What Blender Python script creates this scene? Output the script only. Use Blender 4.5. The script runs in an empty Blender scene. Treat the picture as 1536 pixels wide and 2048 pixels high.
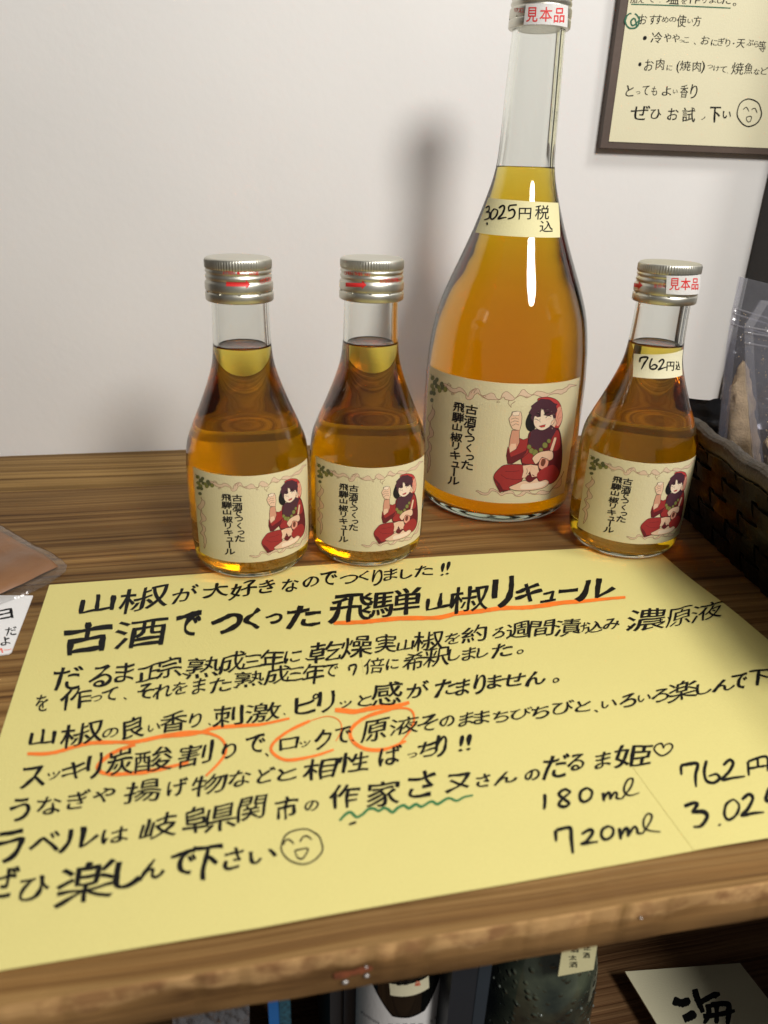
import bpy, bmesh, math, random
from mathutils import Vector, Matrix, noise
from mathutils.geometry import tessellate_polygon, interpolate_bezier, delaunay_2d_cdt

S = bpy.context.scene
COL = S.collection
MM = 0.001
# ------------------------------------------------------------------ camera
F = 1480.0; PX, PY = 768.0, 1024.0
CAM = Vector((0, 0, 173.5))
RR = Matrix(((0.9818830982542969, -0.052503858438394085, 0.1820684657254622),
             (-0.1872310429085203, -0.41667023999873015, 0.8895675621732103),
             (0.029156781954299337, -0.9075402227716861, -0.4189518183724565)))   # columns: right, down, forward
cd = bpy.data.cameras.new('camera'); cam = bpy.data.objects.new('camera', cd); COL.objects.link(cam)
r_, d_, f_ = RR.col[0], RR.col[1], RR.col[2]
m = Matrix((( r_[0], -d_[0], -f_[0], 0), (r_[1], -d_[1], -f_[1], 0), (r_[2], -d_[2], -f_[2], CAM.z*MM), (0, 0, 0, 1)))
cam.matrix_world = m
cd.sensor_fit = 'VERTICAL'; cd.sensor_height = 36.0; cd.lens = F/2048*36
cd.clip_start = 0.01; cd.clip_end = 50
cd.dof.use_dof = True; cd.dof.focus_distance = 0.365; cd.dof.aperture_fstop = 12.0
S.camera = cam
# ------------------------------------------------------------------ world, lamps
W = bpy.data.worlds.new('World'); S.world = W; W.use_nodes = True
bg = W.node_tree.nodes['Background']
bg.inputs['Color'].default_value = (1.0, 0.96, 0.92, 1); bg.inputs['Strength'].default_value = 0.13

def area(name, loc, target, size, power, col, shape='DISK', size_y=None):
    ld = bpy.data.lights.new(name, 'AREA'); ld.shape = shape; ld.size = size
    if size_y: ld.size_y = size_y
    ld.energy = power; ld.color = col
    o = bpy.data.objects.new(name, ld); COL.objects.link(o)
    o.location = loc
    o.rotation_euler = (Vector(target)-Vector(loc)).to_track_quat('-Z', 'Y').to_euler()
    return o
area('ceiling_spot_lamp', (0.335, -0.385, 0.69), (0.08, 0.36, 0.03), 0.24, 7.5, (1.0, 0.965, 0.91))
area('second_ceiling_lamp', (0.66, 0.02, 1.02), (0.05, 0.36, 0.03), 0.24, 4.4, (1.0, 0.97, 0.93))
area('ceiling_tube_lamp', (0.30, -0.30, 1.45), (0.1, 0.35, 0.0), 0.20, 2.5, (1.0, 0.98, 0.95), 'RECTANGLE', 0.55)

S.view_settings.view_transform = 'Standard'; S.view_settings.look = 'None'
S.view_settings.exposure = 0.0; S.view_settings.gamma = 1.0
S.render.engine = 'CYCLES'
c = S.cycles
c.max_bounces = 24; c.transmission_bounces = 24; c.transparent_max_bounces = 24
c.glossy_bounces = 8; c.diffuse_bounces = 5; c.volume_bounces = 0
c.use_denoising = True; c.blur_glossy = 0.02; c.sample_clamp_indirect = 16; c.caustics_reflective = False
c.use_adaptive_sampling = True; c.adaptive_threshold = 0.01

# ------------------------------------------------------------------ pixel helpers (mm)
def ray(p): return RR @ Vector((p[0]-PX, p[1]-PY, F))
def on_z(p, z=0.0):
    d = ray(p); t = (z-CAM.z)/d.z; return CAM+d*t
def on_y(p, y):
    d = ray(p); t = (y-CAM.y)/d.y; return CAM+d*t
def on_wall(p, off=0.0):
    return on_y(p, WALL_Y-off)
WALL_Y = 485.0
def crop(k, ox, oy):
    return lambda x, y: (ox+x/k, oy+y/k)
C1 = crop(1.92, 0, 1080); C2 = crop(1.837, 700, 1080); C3 = crop(1.92, 0, 1400); C4 = crop(1.837, 700, 1400)
C5 = crop(4.315, 1180, 0); C6 = crop(4.042, 820, 700); C8 = crop(7.68, 960, 760)

# ------------------------------------------------------------------ object helpers
def tag(o, label=None, cat=None, group=None, kind=None):
    if label: o['label'] = label
    if cat: o['category'] = cat
    if group: o['group'] = group
    if kind: o['kind'] = kind
    return o
def empty(name, loc=(0, 0, 0), rz=0.0):
    o = bpy.data.objects.new(name, None); COL.objects.link(o)
    o.location = Vector(loc)*MM; o.rotation_euler = (0, 0, rz); o.empty_display_size = 0.02
    return o
def mkobj(name, verts, faces, mat, parent=None, smooth=False, mats=None, mi=None):
    me = bpy.data.meshes.new(name)
    me.from_pydata([tuple(Vector(v)*MM) for v in verts], [], faces)
    for mt in (mats or [mat]): me.materials.append(mt)
    if mi:
        for p, i in zip(me.polygons, mi): p.material_index = i
    if smooth:
        for p in me.polygons: p.use_smooth = True
    me.update()
    o = bpy.data.objects.new(name, me); COL.objects.link(o)
    if parent: o.parent = parent
    return o
class MB:
    def __init__(s): s.v = []; s.f = []; s.m = []
    def add(s, vs, fs, mi=0):
        b = len(s.v); s.v += [Vector(v) for v in vs]
        s.f += [tuple(b+i for i in f) for f in fs]; s.m += [mi]*len(fs); return s
    def box(s, lo, hi, mi=0):
        x0, y0, z0 = lo; x1, y1, z1 = hi
        vs = [(x0,y0,z0),(x1,y0,z0),(x1,y1,z0),(x0,y1,z0),(x0,y0,z1),(x1,y0,z1),(x1,y1,z1),(x0,y1,z1)]
        return s.add(vs, [(0,3,2,1),(4,5,6,7),(0,1,5,4),(1,2,6,5),(2,3,7,6),(3,0,4,7)], mi)
    def build(s, name, mat, parent=None, smooth=False, mats=None):
        return mkobj(name, s.v, s.f, mat, parent, smooth, mats, s.m if mats else None)
def lathe(profile, seg=96, close_bottom=True, close_top=True, mod=None):
    vs = []; fs = []
    for (r, z) in profile:
        for i in range(seg):
            a = 2*math.pi*i/seg
            rr = mod(r, z, i) if mod else r
            vs.append((rr*math.cos(a), rr*math.sin(a), z))
    n = len(profile)
    for j in range(n-1):
        for i in range(seg):
            k = (i+1) % seg
            fs.append((j*seg+i, j*seg+k, (j+1)*seg+k, (j+1)*seg+i))
    if close_bottom: fs.append(tuple(reversed(range(seg))))
    if close_top: fs.append(tuple((n-1)*seg+i for i in range(seg)))
    return vs, fs
def smoothprof(pts, n=6):
    out = []
    P = [pts[0]]+list(pts)+[pts[-1]]
    for i in range(1, len(P)-2):
        for k in range(n):
            t = k/n; a, b, c_, d = P[i-1], P[i], P[i+1], P[i+2]
            out.append(tuple(0.5*((2*b[j])+(-a[j]+c_[j])*t+(2*a[j]-5*b[j]+4*c_[j]-d[j])*t*t+(-a[j]+3*b[j]-3*c_[j]+d[j])*t**3) for j in range(len(b))))
    out.append(tuple(pts[-1]))
    return out

# ------------------------------------------------------------------ materials
def mat(name):
    m_ = bpy.data.materials.new(name); m_.use_nodes = True
    nt = m_.node_tree; b = nt.nodes['Principled BSDF']
    return m_, nt, b
def N(nt, typ, **kw):
    n = nt.nodes.new(typ)
    for k, v in kw.items():
        if k in n.inputs: n.inputs[k].default_value = v
        else: setattr(n, k, v)
    return n
def simple(name, col, rough=0.6, metal=0.0, bump=0.0, bscale=400, spec=0.5, var=0.0, vscale=30):
    m_, nt, b = mat(name)
    b.inputs['Base Color'].default_value = (*col, 1); b.inputs['Roughness'].default_value = rough
    b.inputs['Metallic'].default_value = metal; b.inputs['Specular IOR Level'].default_value = spec
    tc = N(nt, 'ShaderNodeTexCoord')
    if bump:
        nz = N(nt, 'ShaderNodeTexNoise'); nz.inputs['Scale'].default_value = bscale; nz.inputs['Detail'].default_value = 5
        nt.links.new(tc.outputs['Object'], nz.inputs['Vector'])
        bp = N(nt, 'ShaderNodeBump'); bp.inputs['Strength'].default_value = bump; bp.inputs['Distance'].default_value = 0.0005
        nt.links.new(nz.outputs['Fac'], bp.inputs['Height']); nt.links.new(bp.outputs['Normal'], b.inputs['Normal'])
    if var:
        nz2 = N(nt, 'ShaderNodeTexNoise'); nz2.inputs['Scale'].default_value = vscale; nz2.inputs['Detail'].default_value = 6
        nt.links.new(tc.outputs['Object'], nz2.inputs['Vector'])
        cr = N(nt, 'ShaderNodeValToRGB')
        cr.color_ramp.elements[0].position = 0.3; cr.color_ramp.elements[1].position = 0.7
        cr.color_ramp.elements[0].color = (*[x*(1-var) for x in col], 1); cr.color_ramp.elements[1].color = (*[min(1, x*(1+var*0.6)) for x in col], 1)
        nt.links.new(nz2.outputs['Fac'], cr.inputs['Fac']); nt.links.new(cr.outputs['Color'], b.inputs['Base Color'])
    return m_
def wood(name, dark, mid, light, seed=0.0, rough=0.55, worn=False, lines=1.0):
    m_, nt, b = mat(name); L = nt.links.new
    tc = N(nt, 'ShaderNodeTexCoord')
    mp = N(nt, 'ShaderNodeMapping'); mp.inputs['Location'].default_value = (seed, seed*0.7, seed*1.3)
    L(tc.outputs['Object'], mp.inputs['Vector'])
    # slow warp of the fibres
    wn = N(nt, 'ShaderNodeTexNoise'); wn.inputs['Scale'].default_value = 7.0; wn.inputs['Detail'].default_value = 2
    L(mp.outputs['Vector'], wn.inputs['Vector'])
    sub = N(nt, 'ShaderNodeVectorMath', operation='MULTIPLY_ADD')
    L(wn.outputs['Color'], sub.inputs[0]); sub.inputs[1].default_value = (0.0, 0.008, 0.008); L(mp.outputs['Vector'], sub.inputs[2])
    def stretched(sx, sy, sz, det=5, rgh=0.55):
        q = N(nt, 'ShaderNodeMapping'); q.inputs['Scale'].default_value = (sx, sy, sz); L(sub.outputs[0], q.inputs['Vector'])
        t = N(nt, 'ShaderNodeTexNoise'); t.inputs['Scale'].default_value = 1.0; t.inputs['Detail'].default_value = det; t.inputs['Roughness'].default_value = rgh
        L(q.outputs['Vector'], t.inputs['Vector']); return t
    rings = stretched(1.4, 260, 70, 4, 0.6)
    fine = stretched(12, 1400, 500, 4, 0.6)
    broad = stretched(3.5, 28, 28, 3, 0.5)
    r1 = N(nt, 'ShaderNodeValToRGB'); e = r1.color_ramp.elements
    e[0].position = 0.33; e[0].color = (*dark, 1); e[1].position = 0.62; e[1].color = (*light, 1)
    k = e.new(0.43); k.color = (*mid, 1)
    L(rings.outputs['Fac'], r1.inputs['Fac'])
    r2 = N(nt, 'ShaderNodeValToRGB'); e = r2.color_ramp.elements
    e[0].position = 0.3; e[0].color = (0.55, 0.52, 0.5, 1); e[1].position = 0.65; e[1].color = (1.12, 1.1, 1.08, 1)
    L(broad.outputs['Fac'], r2.inputs['Fac'])
    r3 = N(nt, 'ShaderNodeValToRGB'); e = r3.color_ramp.elements
    e[0].position = 0.3; e[0].color = (0.72, 0.7, 0.68, 1); e[1].position = 0.65; e[1].color = (1.08, 1.08, 1.08, 1)
    L(fine.outputs['Fac'], r3.inputs['Fac'])
    m1 = N(nt, 'ShaderNodeMix', data_type='RGBA', blend_type='MULTIPLY'); m1.inputs[0].default_value = 1
    L(r1.outputs['Color'], m1.inputs[6]); L(r2.outputs['Color'], m1.inputs[7])
    m2 = N(nt, 'ShaderNodeMix', data_type='RGBA', blend_type='MULTIPLY'); m2.inputs[0].default_value = 1
    L(m1.outputs[2], m2.inputs[6]); L(r3.outputs['Color'], m2.inputs[7])
    out = m2.outputs[2]
    if worn:
        # chipped pale wood along the upper arris of the front edge
        sx = N(nt, 'ShaderNodeSeparateXYZ'); L(tc.outputs['Object'], sx.inputs[0])
        nn = N(nt, 'ShaderNodeTexNoise'); nn.inputs['Scale'].default_value = 60; nn.inputs['Detail'].default_value = 6
        q = N(nt, 'ShaderNodeMapping'); q.inputs['Scale'].default_value = (0.9, 1, 1); L(tc.outputs['Object'], q.inputs['Vector']); L(q.outputs['Vector'], nn.inputs['Vector'])
        a = N(nt, 'ShaderNodeMath', operation='MULTIPLY_ADD'); L(nn.outputs['Fac'], a.inputs[0]); a.inputs[1].default_value = 0.016; L(sx.outputs['Z'], a.inputs[2])
        g = N(nt, 'ShaderNodeMapRange'); L(a.outputs[0], g.inputs['Value'])
        g.inputs['From Min'].default_value = 0.0015; g.inputs['From Max'].default_value = 0.0032
        y = N(nt, 'ShaderNodeMapRange'); L(sx.outputs['Y'], y.inputs['Value'])
        y.inputs['From Min'].default_value = 0.1185; y.inputs['From Max'].default_value = 0.1178
        mu = N(nt, 'ShaderNodeMath', operation='MULTIPLY'); L(g.outputs[0], mu.inputs[0]); L(y.outputs[0], mu.inputs[1])
        face = N(nt, 'ShaderNodeMix', data_type='RGBA', blend_type='MIX'); L(y.outputs[0], face.inputs[0])
        nf = N(nt, 'ShaderNodeTexNoise'); nf.inputs['Scale'].default_value = 45; nf.inputs['Detail'].default_value = 7
        q2 = N(nt, 'ShaderNodeMapping'); q2.inputs['Scale'].default_value = (0.35, 1, 2.2); L(tc.outputs['Object'], q2.inputs['Vector']); L(q2.outputs['Vector'], nf.inputs['Vector'])
        rf = N(nt, 'ShaderNodeValToRGB'); e = rf.color_ramp.elements
        e[0].position = 0.3; e[0].color = (0.10, 0.045, 0.016, 1); e[1].position = 0.72; e[1].color = (0.46, 0.26, 0.10, 1)
        k = e.new(0.45); k.color = (0.34, 0.18, 0.065, 1)
        L(nf.outputs['Fac'], rf.inputs['Fac'])
        L(out, face.inputs[6]); L(rf.outputs['Color'], face.inputs[7])
        w2 = N(nt, 'ShaderNodeTexNoise'); w2.inputs['Scale'].default_value = 140; w2.inputs['Detail'].default_value = 4
        L(tc.outputs['Object'], w2.inputs['Vector'])
        rw = N(nt, 'ShaderNodeValToRGB'); e = rw.color_ramp.elements
        e[0].position = 0.36; e[0].color = (0.26, 0.13, 0.055, 1); e[1].position = 0.55; e[1].color = (0.55, 0.33, 0.14, 1)
        L(w2.outputs['Fac'], rw.inputs['Fac'])
        wm = N(nt, 'ShaderNodeMix', data_type='RGBA', blend_type='MIX'); L(mu.outputs[0], wm.inputs[0])
        L(face.outputs[2], wm.inputs[6]); L(rw.outputs['Color'], wm.inputs[7])
        out = wm.outputs[2]
    L(out, b.inputs['Base Color'])
    b.inputs['Roughness'].default_value = rough+0.12; b.inputs['Specular IOR Level'].default_value = 0.14
    ad = N(nt, 'ShaderNodeMath', operation='MULTIPLY_ADD'); L(fine.outputs['Fac'], ad.inputs[0]); ad.inputs[1].default_value = 0.25; L(rings.outputs['Fac'], ad.inputs[2])
    bp = N(nt, 'ShaderNodeBump'); bp.inputs['Strength'].default_value = 0.9; bp.inputs['Distance'].default_value = 0.0012
    L(ad.outputs[0], bp.inputs['Height']); L(bp.outputs['Normal'], b.inputs['Normal'])
    return m_

M = {}
M['wall'] = simple('wall_plaster', (0.83, 0.815, 0.795), 0.75, bump=0.2, bscale=220, spec=0.2, var=0.03, vscale=9)
M['wood'] = wood('shelf_wood', (0.088, 0.042, 0.014), (0.205, 0.108, 0.034), (0.31, 0.185, 0.066), 0.0, worn=True)
M['wood_back'] = wood('shelf_wood_back', (0.11, 0.058, 0.019), (0.23, 0.135, 0.045), (0.35, 0.22, 0.08), 3.1)
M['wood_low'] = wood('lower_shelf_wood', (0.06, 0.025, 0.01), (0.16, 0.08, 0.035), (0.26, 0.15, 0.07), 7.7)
def papermat(name, col):
    m_, nt, b = mat(name); L = nt.links.new
    tc = N(nt, 'ShaderNodeTexCoord')
    nz = N(nt, 'ShaderNodeTexNoise'); nz.inputs['Scale'].default_value = 1300; nz.inputs['Detail'].default_value = 4
    n2 = N(nt, 'ShaderNodeTexNoise'); n2.inputs['Scale'].default_value = 12; n2.inputs['Detail'].default_value = 3
    L(tc.outputs['Object'], nz.inputs['Vector']); L(tc.outputs['Object'], n2.inputs['Vector'])
    cr = N(nt, 'ShaderNodeValToRGB'); e = cr.color_ramp.elements
    e[0].position = 0.3; e[0].color = (*[x*0.94 for x in col], 1); e[1].position = 0.7; e[1].color = (*col, 1)
    mx = N(nt, 'ShaderNodeMath', operation='MULTIPLY_ADD'); L(nz.outputs['Fac'], mx.inputs[0]); mx.inputs[1].default_value = 0.5
    h = N(nt, 'ShaderNodeMath', operation='MULTIPLY'); L(n2.outputs['Fac'], h.inputs[0]); h.inputs[1].default_value = 0.5
    L(h.outputs[0], mx.inputs[2]); L(mx.outputs[0], cr.inputs['Fac']); L(cr.outputs['Color'], b.inputs['Base Color'])
    b.inputs['Roughness'].default_value = 0.7; b.inputs['Specular IOR Level'].default_value = 0.25
    bp = N(nt, 'ShaderNodeBump'); bp.inputs['Strength'].default_value = 0.4; bp.inputs['Distance'].default_value = 0.0003
    b0 = N(nt, 'ShaderNodeBump'); b0.inputs['Strength'].default_value = 0.5; b0.inputs['Distance'].default_value = 0.0015
    n3 = N(nt, 'ShaderNodeTexNoise'); n3.inputs['Scale'].default_value = 22; n3.inputs['Detail'].default_value = 2; L(tc.outputs['Object'], n3.inputs['Vector']); L(n3.outputs['Fac'], b0.inputs['Height']); L(b0.outputs['Normal'], bp.inputs['Normal'])
    L(nz.outputs['Fac'], bp.inputs['Height']); L(bp.outputs['Normal'], b.inputs['Normal'])
    return m_
M['yellow'] = papermat('yellow_paper', (0.68, 0.605, 0.228))
M['tagyellow'] = papermat('tag_paper', (0.80, 0.74, 0.42))
M['cream'] = papermat('cream_paper', (0.80, 0.75, 0.52))
M['label'] = papermat('label_paper', (0.72, 0.64, 0.40))
M['back_label'] = papermat('thin_label_paper', (0.80, 0.78, 0.72))
_nt = M['back_label'].node_tree; _b = _nt.nodes['Principled BSDF']
_t = N(_nt, 'ShaderNodeBsdfTranslucent'); _t.inputs['Color'].default_value = (0.9, 0.86, 0.78, 1)
_m = N(_nt, 'ShaderNodeMixShader'); _m.inputs[0].default_value = 0.7
_nt.links.new(_b.outputs[0], _m.inputs[1]); _nt.links.new(_t.outputs[0], _m.inputs[2]); _nt.links.new(_m.outputs[0], _nt.nodes['Material Output'].inputs['Surface'])
M['white'] = papermat('white_paper', (0.80, 0.79, 0.78))
M['ink'] = simple('black_ink', (0.004, 0.004, 0.004), 0.6, spec=0.2)
M['orange'] = simple('orange_marker', (0.88, 0.19, 0.015), 0.5, var=0.15, vscale=200)
M['green'] = simple('green_marker', (0.02, 0.16, 0.05), 0.5)
M['red'] = simple('red_print', (0.75, 0.03, 0.03), 0.5)
M['brown_board'] = simple('brown_board', (0.10, 0.068, 0.052), 0.6, bump=0.2, var=0.2)
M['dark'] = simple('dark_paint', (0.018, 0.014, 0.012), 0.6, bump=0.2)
M['navy'] = simple('navy_card', (0.012, 0.018, 0.026), 0.5, bump=0.1)
M['blue'] = simple('blue_card', (0.01, 0.12, 0.38), 0.5)
M['teal'] = simple('teal_speckled', (0.02, 0.09, 0.13), 0.6, var=0.7, vscale=900)
M['bronze'] = simple('basket_strip', (0.0035, 0.0025, 0.0015), 0.45, spec=0.25, bump=0.6, bscale=500, var=0.5, vscale=60)
M['rim'] = simple('basket_rim_wrap', (0.05, 0.038, 0.025), 0.5, bump=0.8, bscale=900, var=0.5, vscale=150)
M['blackfilm'] = simple('black_film', (0.01, 0.01, 0.011), 0.22, bump=0.5, bscale=60)
def metal(name, col, rough, aniso=0.0):
    m_, nt, b = mat(name); b.inputs['Base Color'].default_value = (*col, 1); b.inputs['Metallic'].default_value = 1.0
    b.inputs['Roughness'].default_value = rough
    tc = N(nt, 'ShaderNodeTexCoord'); nz = N(nt, 'ShaderNodeTexNoise'); nz.inputs['Scale'].default_value = 350; nz.inputs['Detail'].default_value = 5
    nt.links.new(tc.outputs['Object'], nz.inputs['Vector'])
    mr = N(nt, 'ShaderNodeMapRange'); mr.inputs['To Min'].default_value = rough-0.08; mr.inputs['To Max'].default_value = rough+0.1
    nt.links.new(nz.outputs['Fac'], mr.inputs['Value']); nt.links.new(mr.outputs[0], b.inputs['Roughness'])
    return m_
M['cap'] = metal('cap_aluminium', (0.68, 0.665, 0.58), 0.40)
M['staple'] = metal('staple_metal', (0.5, 0.48, 0.46), 0.5)
def glassmat(name, col=(1, 1, 1), ior=1.5, rough=0.0, absorb=None):
    m_ = bpy.data.materials.new(name); m_.use_nodes = True; nt = m_.node_tree
    nt.nodes.remove(nt.nodes['Principled BSDF']); out = nt.nodes['Material Output']
    g = N(nt, 'ShaderNodeBsdfGlass'); g.inputs['Color'].default_value = (*col, 1); g.inputs['IOR'].default_value = ior; g.inputs['Roughness'].default_value = rough
    nt.links.new(g.outputs[0], out.inputs['Surface'])
    tc = N(nt, 'ShaderNodeTexCoord'); nz = N(nt, 'ShaderNodeTexNoise'); nz.inputs['Scale'].default_value = 28; nz.inputs['Detail'].default_value = 1
    nt.links.new(tc.outputs['Object'], nz.inputs['Vector']); bp = N(nt, 'ShaderNodeBump'); bp.inputs['Strength'].default_value = 0.3; bp.inputs['Distance'].default_value = 0.0012
    nt.links.new(nz.outputs['Fac'], bp.inputs['Height']); nt.links.new(bp.outputs['Normal'], g.inputs['Normal'])
    if absorb:
        k = max(absorb)*1.05
        v = N(nt, 'ShaderNodeVolumeAbsorption'); v.inputs['Density'].default_value = k
        v.inputs['Color'].default_value = (*[1-a/k for a in absorb], 1)
        nt.links.new(v.outputs[0], out.inputs['Volume'])
    return m_
M['glass'] = glassmat('clear_glass', (0.985, 0.99, 0.98), 1.5, absorb=(3.0, 1.2, 3.0))
M['liquor'] = glassmat('amber_liquor', (1, 1, 1), 1.36, absorb=(0.6, 12.0, 100.0))
M['liquor_big'] = glassmat('amber_liquor_large', (1, 1, 1), 1.36, absorb=(3.6, 16.5, 110.0))
M['darkglass'] = simple('dark_bottle_glass', (0.003, 0.004, 0.004), 0.06, spec=0.3)
def bubbly():
    m_, nt, b = mat('bubbly_green_glass'); L = nt.links.new
    tc = N(nt, 'ShaderNodeTexCoord')
    nz = N(nt, 'ShaderNodeTexNoise'); nz.inputs['Scale'].default_value = 45; nz.inputs['Detail'].default_value = 6
    L(tc.outputs['Object'], nz.inputs['Vector'])
    cr = N(nt, 'ShaderNodeValToRGB'); e = cr.color_ramp.elements
    e[0].position = 0.42; e[0].color = (0.008, 0.014, 0.014, 1); e[1].position = 0.75; e[1].color = (0.12, 0.14, 0.09, 1)
    L(nz.outputs['Fac'], cr.inputs['Fac']); L(cr.outputs['Color'], b.inputs['Base Color'])
    b.inputs['Roughness'].default_value = 0.1
    v = N(nt, 'ShaderNodeTexVoronoi'); v.inputs['Scale'].default_value = 260; L(tc.outputs['Object'], v.inputs['Vector'])
    mr = N(nt, 'ShaderNodeMapRange'); mr.inputs['From Min'].default_value = 0.0; mr.inputs['From Max'].default_value = 0.35; mr.inputs['To Min'].default_value = 1; mr.inputs['To Max'].default_value = 0
    L(v.outputs['Distance'], mr.inputs['Value'])
    bp = N(nt, 'ShaderNodeBump'); bp.inputs['Strength'].default_value = 0.8; bp.inputs['Distance'].default_value = 0.0012
    L(mr.outputs[0], bp.inputs['Height']); L(bp.outputs['Normal'], b.inputs['Normal'])
    return m_
M['bubbly'] = bubbly()
def filmmat(name, tint=(0.86, 0.86, 0.9), haze=0.05, gloss=0.1):
    m_ = bpy.data.materials.new(name); m_.use_nodes = True; nt = m_.node_tree; L = nt.links.new
    b = nt.nodes['Principled BSDF']; out = nt.nodes['Material Output']
    b.inputs['Base Color'].default_value = (0.75, 0.75, 0.8, 1); b.inputs['Roughness'].default_value = 0.12
    tc = N(nt, 'ShaderNodeTexCoord'); nz = N(nt, 'ShaderNodeTexNoise'); nz.inputs['Scale'].default_value = 35; nz.inputs['Detail'].default_value = 4; nz.inputs['Distortion'].default_value = 1.5
    L(tc.outputs['Object'], nz.inputs['Vector'])
    bp = N(nt, 'ShaderNodeBump'); bp.inputs['Strength'].default_value = 0.5; bp.inputs['Distance'].default_value = 0.002
    L(nz.outputs['Fac'], bp.inputs['Height']); L(bp.outputs['Normal'], b.inputs['Normal'])
    g = N(nt, 'ShaderNodeBsdfGlossy'); g.inputs['Roughness'].default_value = 0.12; L(bp.outputs['Normal'], g.inputs['Normal'])
    t = N(nt, 'ShaderNodeBsdfTransparent'); t.inputs['Color'].default_value = (*tint, 1)
    a = N(nt, 'ShaderNodeMixShader'); a.inputs[0].default_value = haze; L(t.outputs[0], a.inputs[1]); L(b.outputs[0], a.inputs[2])
    ge = N(nt, 'ShaderNodeNewGeometry'); io = N(nt, 'ShaderNodeMapRange'); L(ge.outputs['Backfacing'], io.inputs['Value']); io.inputs['To Min'].default_value = 1.45; io.inputs['To Max'].default_value = 1/1.45
    fr = N(nt, 'ShaderNodeFresnel'); L(io.outputs[0], fr.inputs['IOR']); L(bp.outputs['Normal'], fr.inputs['Normal'])
    ad = N(nt, 'ShaderNodeMath', operation='ADD'); L(fr.outputs[0], ad.inputs[0]); ad.inputs[1].default_value = gloss*0.15
    c_ = N(nt, 'ShaderNodeMixShader'); L(ad.outputs[0], c_.inputs[0]); L(a.outputs[0], c_.inputs[1]); L(g.outputs[0], c_.inputs[2])
    L(c_.outputs[0], out.inputs['Surface'])
    return m_
M['film'] = filmmat('clear_pouch_film')
M['film_clear'] = filmmat('thin_clear_film', (0.94, 0.94, 0.94), 0.008, 0.0)
M['film_hazy'] = filmmat('hazy_pouch_film', (0.88, 0.87, 0.88), 0.14)
M['flakes'] = simple('tan_flakes', (0.66, 0.48, 0.25), 0.8, bump=1.0, bscale=900, var=0.4, vscale=120)
M['paste'] = simple('brown_paste', (0.24, 0.09, 0.012), 0.4, bump=0.3, bscale=60, var=0.25, vscale=25)
ART = {k: simple('print_'+k, v, 0.6, spec=0.3) for k, v in dict(
    red=(0.33, 0.03, 0.03), dkred=(0.13, 0.014, 0.02), brightred=(0.5, 0.05, 0.05), skin=(0.78, 0.52, 0.36), skinlt=(0.85, 0.68, 0.52), skindk=(0.62, 0.30, 0.20),
    purple=(0.075, 0.026, 0.04), black=(0.012, 0.010, 0.012), pink=(0.75, 0.34, 0.24), olive=(0.22, 0.22, 0.06), oliveln=(0.09, 0.10, 0.03), vine=(0.70, 0.52, 0.37), vineln=(0.24, 0.11, 0.07),
    berry=(0.12, 0.13, 0.06), brown=(0.16, 0.05, 0.03)).items()}
ARTK = list(ART)

# ------------------------------------------------------------------ glyphs and brush strokes (loops in picture-like units, y down)
_gc = {}
def glyph(ch):
    if ch in _gc: return _gc[ch]
    tcv = bpy.data.curves.new('tmp', 'FONT'); tcv.body = ch; tcv.size = 1; tcv.resolution_u = 3
    o = bpy.data.objects.new('tmp', tcv); COL.objects.link(o)
    bpy.context.view_layer.update()
    cv = o.to_curve(bpy.context.evaluated_depsgraph_get())
    loops = []
    for sp in cv.splines:
        pts = []
        bps = list(sp.bezier_points)
        n = len(bps)
        for i in range(n):
            a, b = bps[i], bps[(i+1) % n]
            L_ = (b.co-a.co).length
            k = max(2, min(8, int(L_/0.09)+2))
            seg = interpolate_bezier(a.co, a.handle_right, b.handle_left, b.co, k)
            pts += [(p.x, -p.y) for p in seg[:-1]]
        cl = []
        for p in pts:
            if not cl or (abs(p[0]-cl[-1][0])+abs(p[1]-cl[-1][1])) > 1e-4: cl.append(p)
        if len(cl) > 2: loops.append(cl)
    o.to_curve_clear(); bpy.data.objects.remove(o); bpy.data.curves.remove(tcv)
    xs = [p[0] for l in loops for p in l]; ys = [p[1] for l in loops for p in l]
    x0, x1, y0, y1 = min(xs), max(xs), min(ys), max(ys)
    cx, cy = (x0+x1)/2, (y0+y1)/2
    _gc[ch] = ([[(p[0]-cx, p[1]-cy) for p in l] for l in loops], x1-x0, y1-y0)
    return _gc[ch]
def offset(loop, fn):
    n = len(loop); out = []
    for i in range(n):
        a = loop[i-1]; b = loop[i]; c_ = loop[(i+1) % n]
        tx, ty = c_[0]-a[0], c_[1]-a[1]; L_ = math.hypot(tx, ty) or 1
        d = fn(b, ty/L_, -tx/L_); out.append((b[0]+ty/L_*d, b[1]-tx/L_*d))
    return out
SIGN = [None]
def outward_sign():
    # which way the font's outlines turn, measured on a solid glyph
    if SIGN[0] is None:
        l = glyph('.')[0][0]
        a = sum(l[i][0]*l[(i+1) % len(l)][1]-l[(i+1) % len(l)][0]*l[i][1] for i in range(len(l)))
        SIGN[0] = 1.0 if a > 0 else -1.0
    return SIGN[0]
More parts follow.
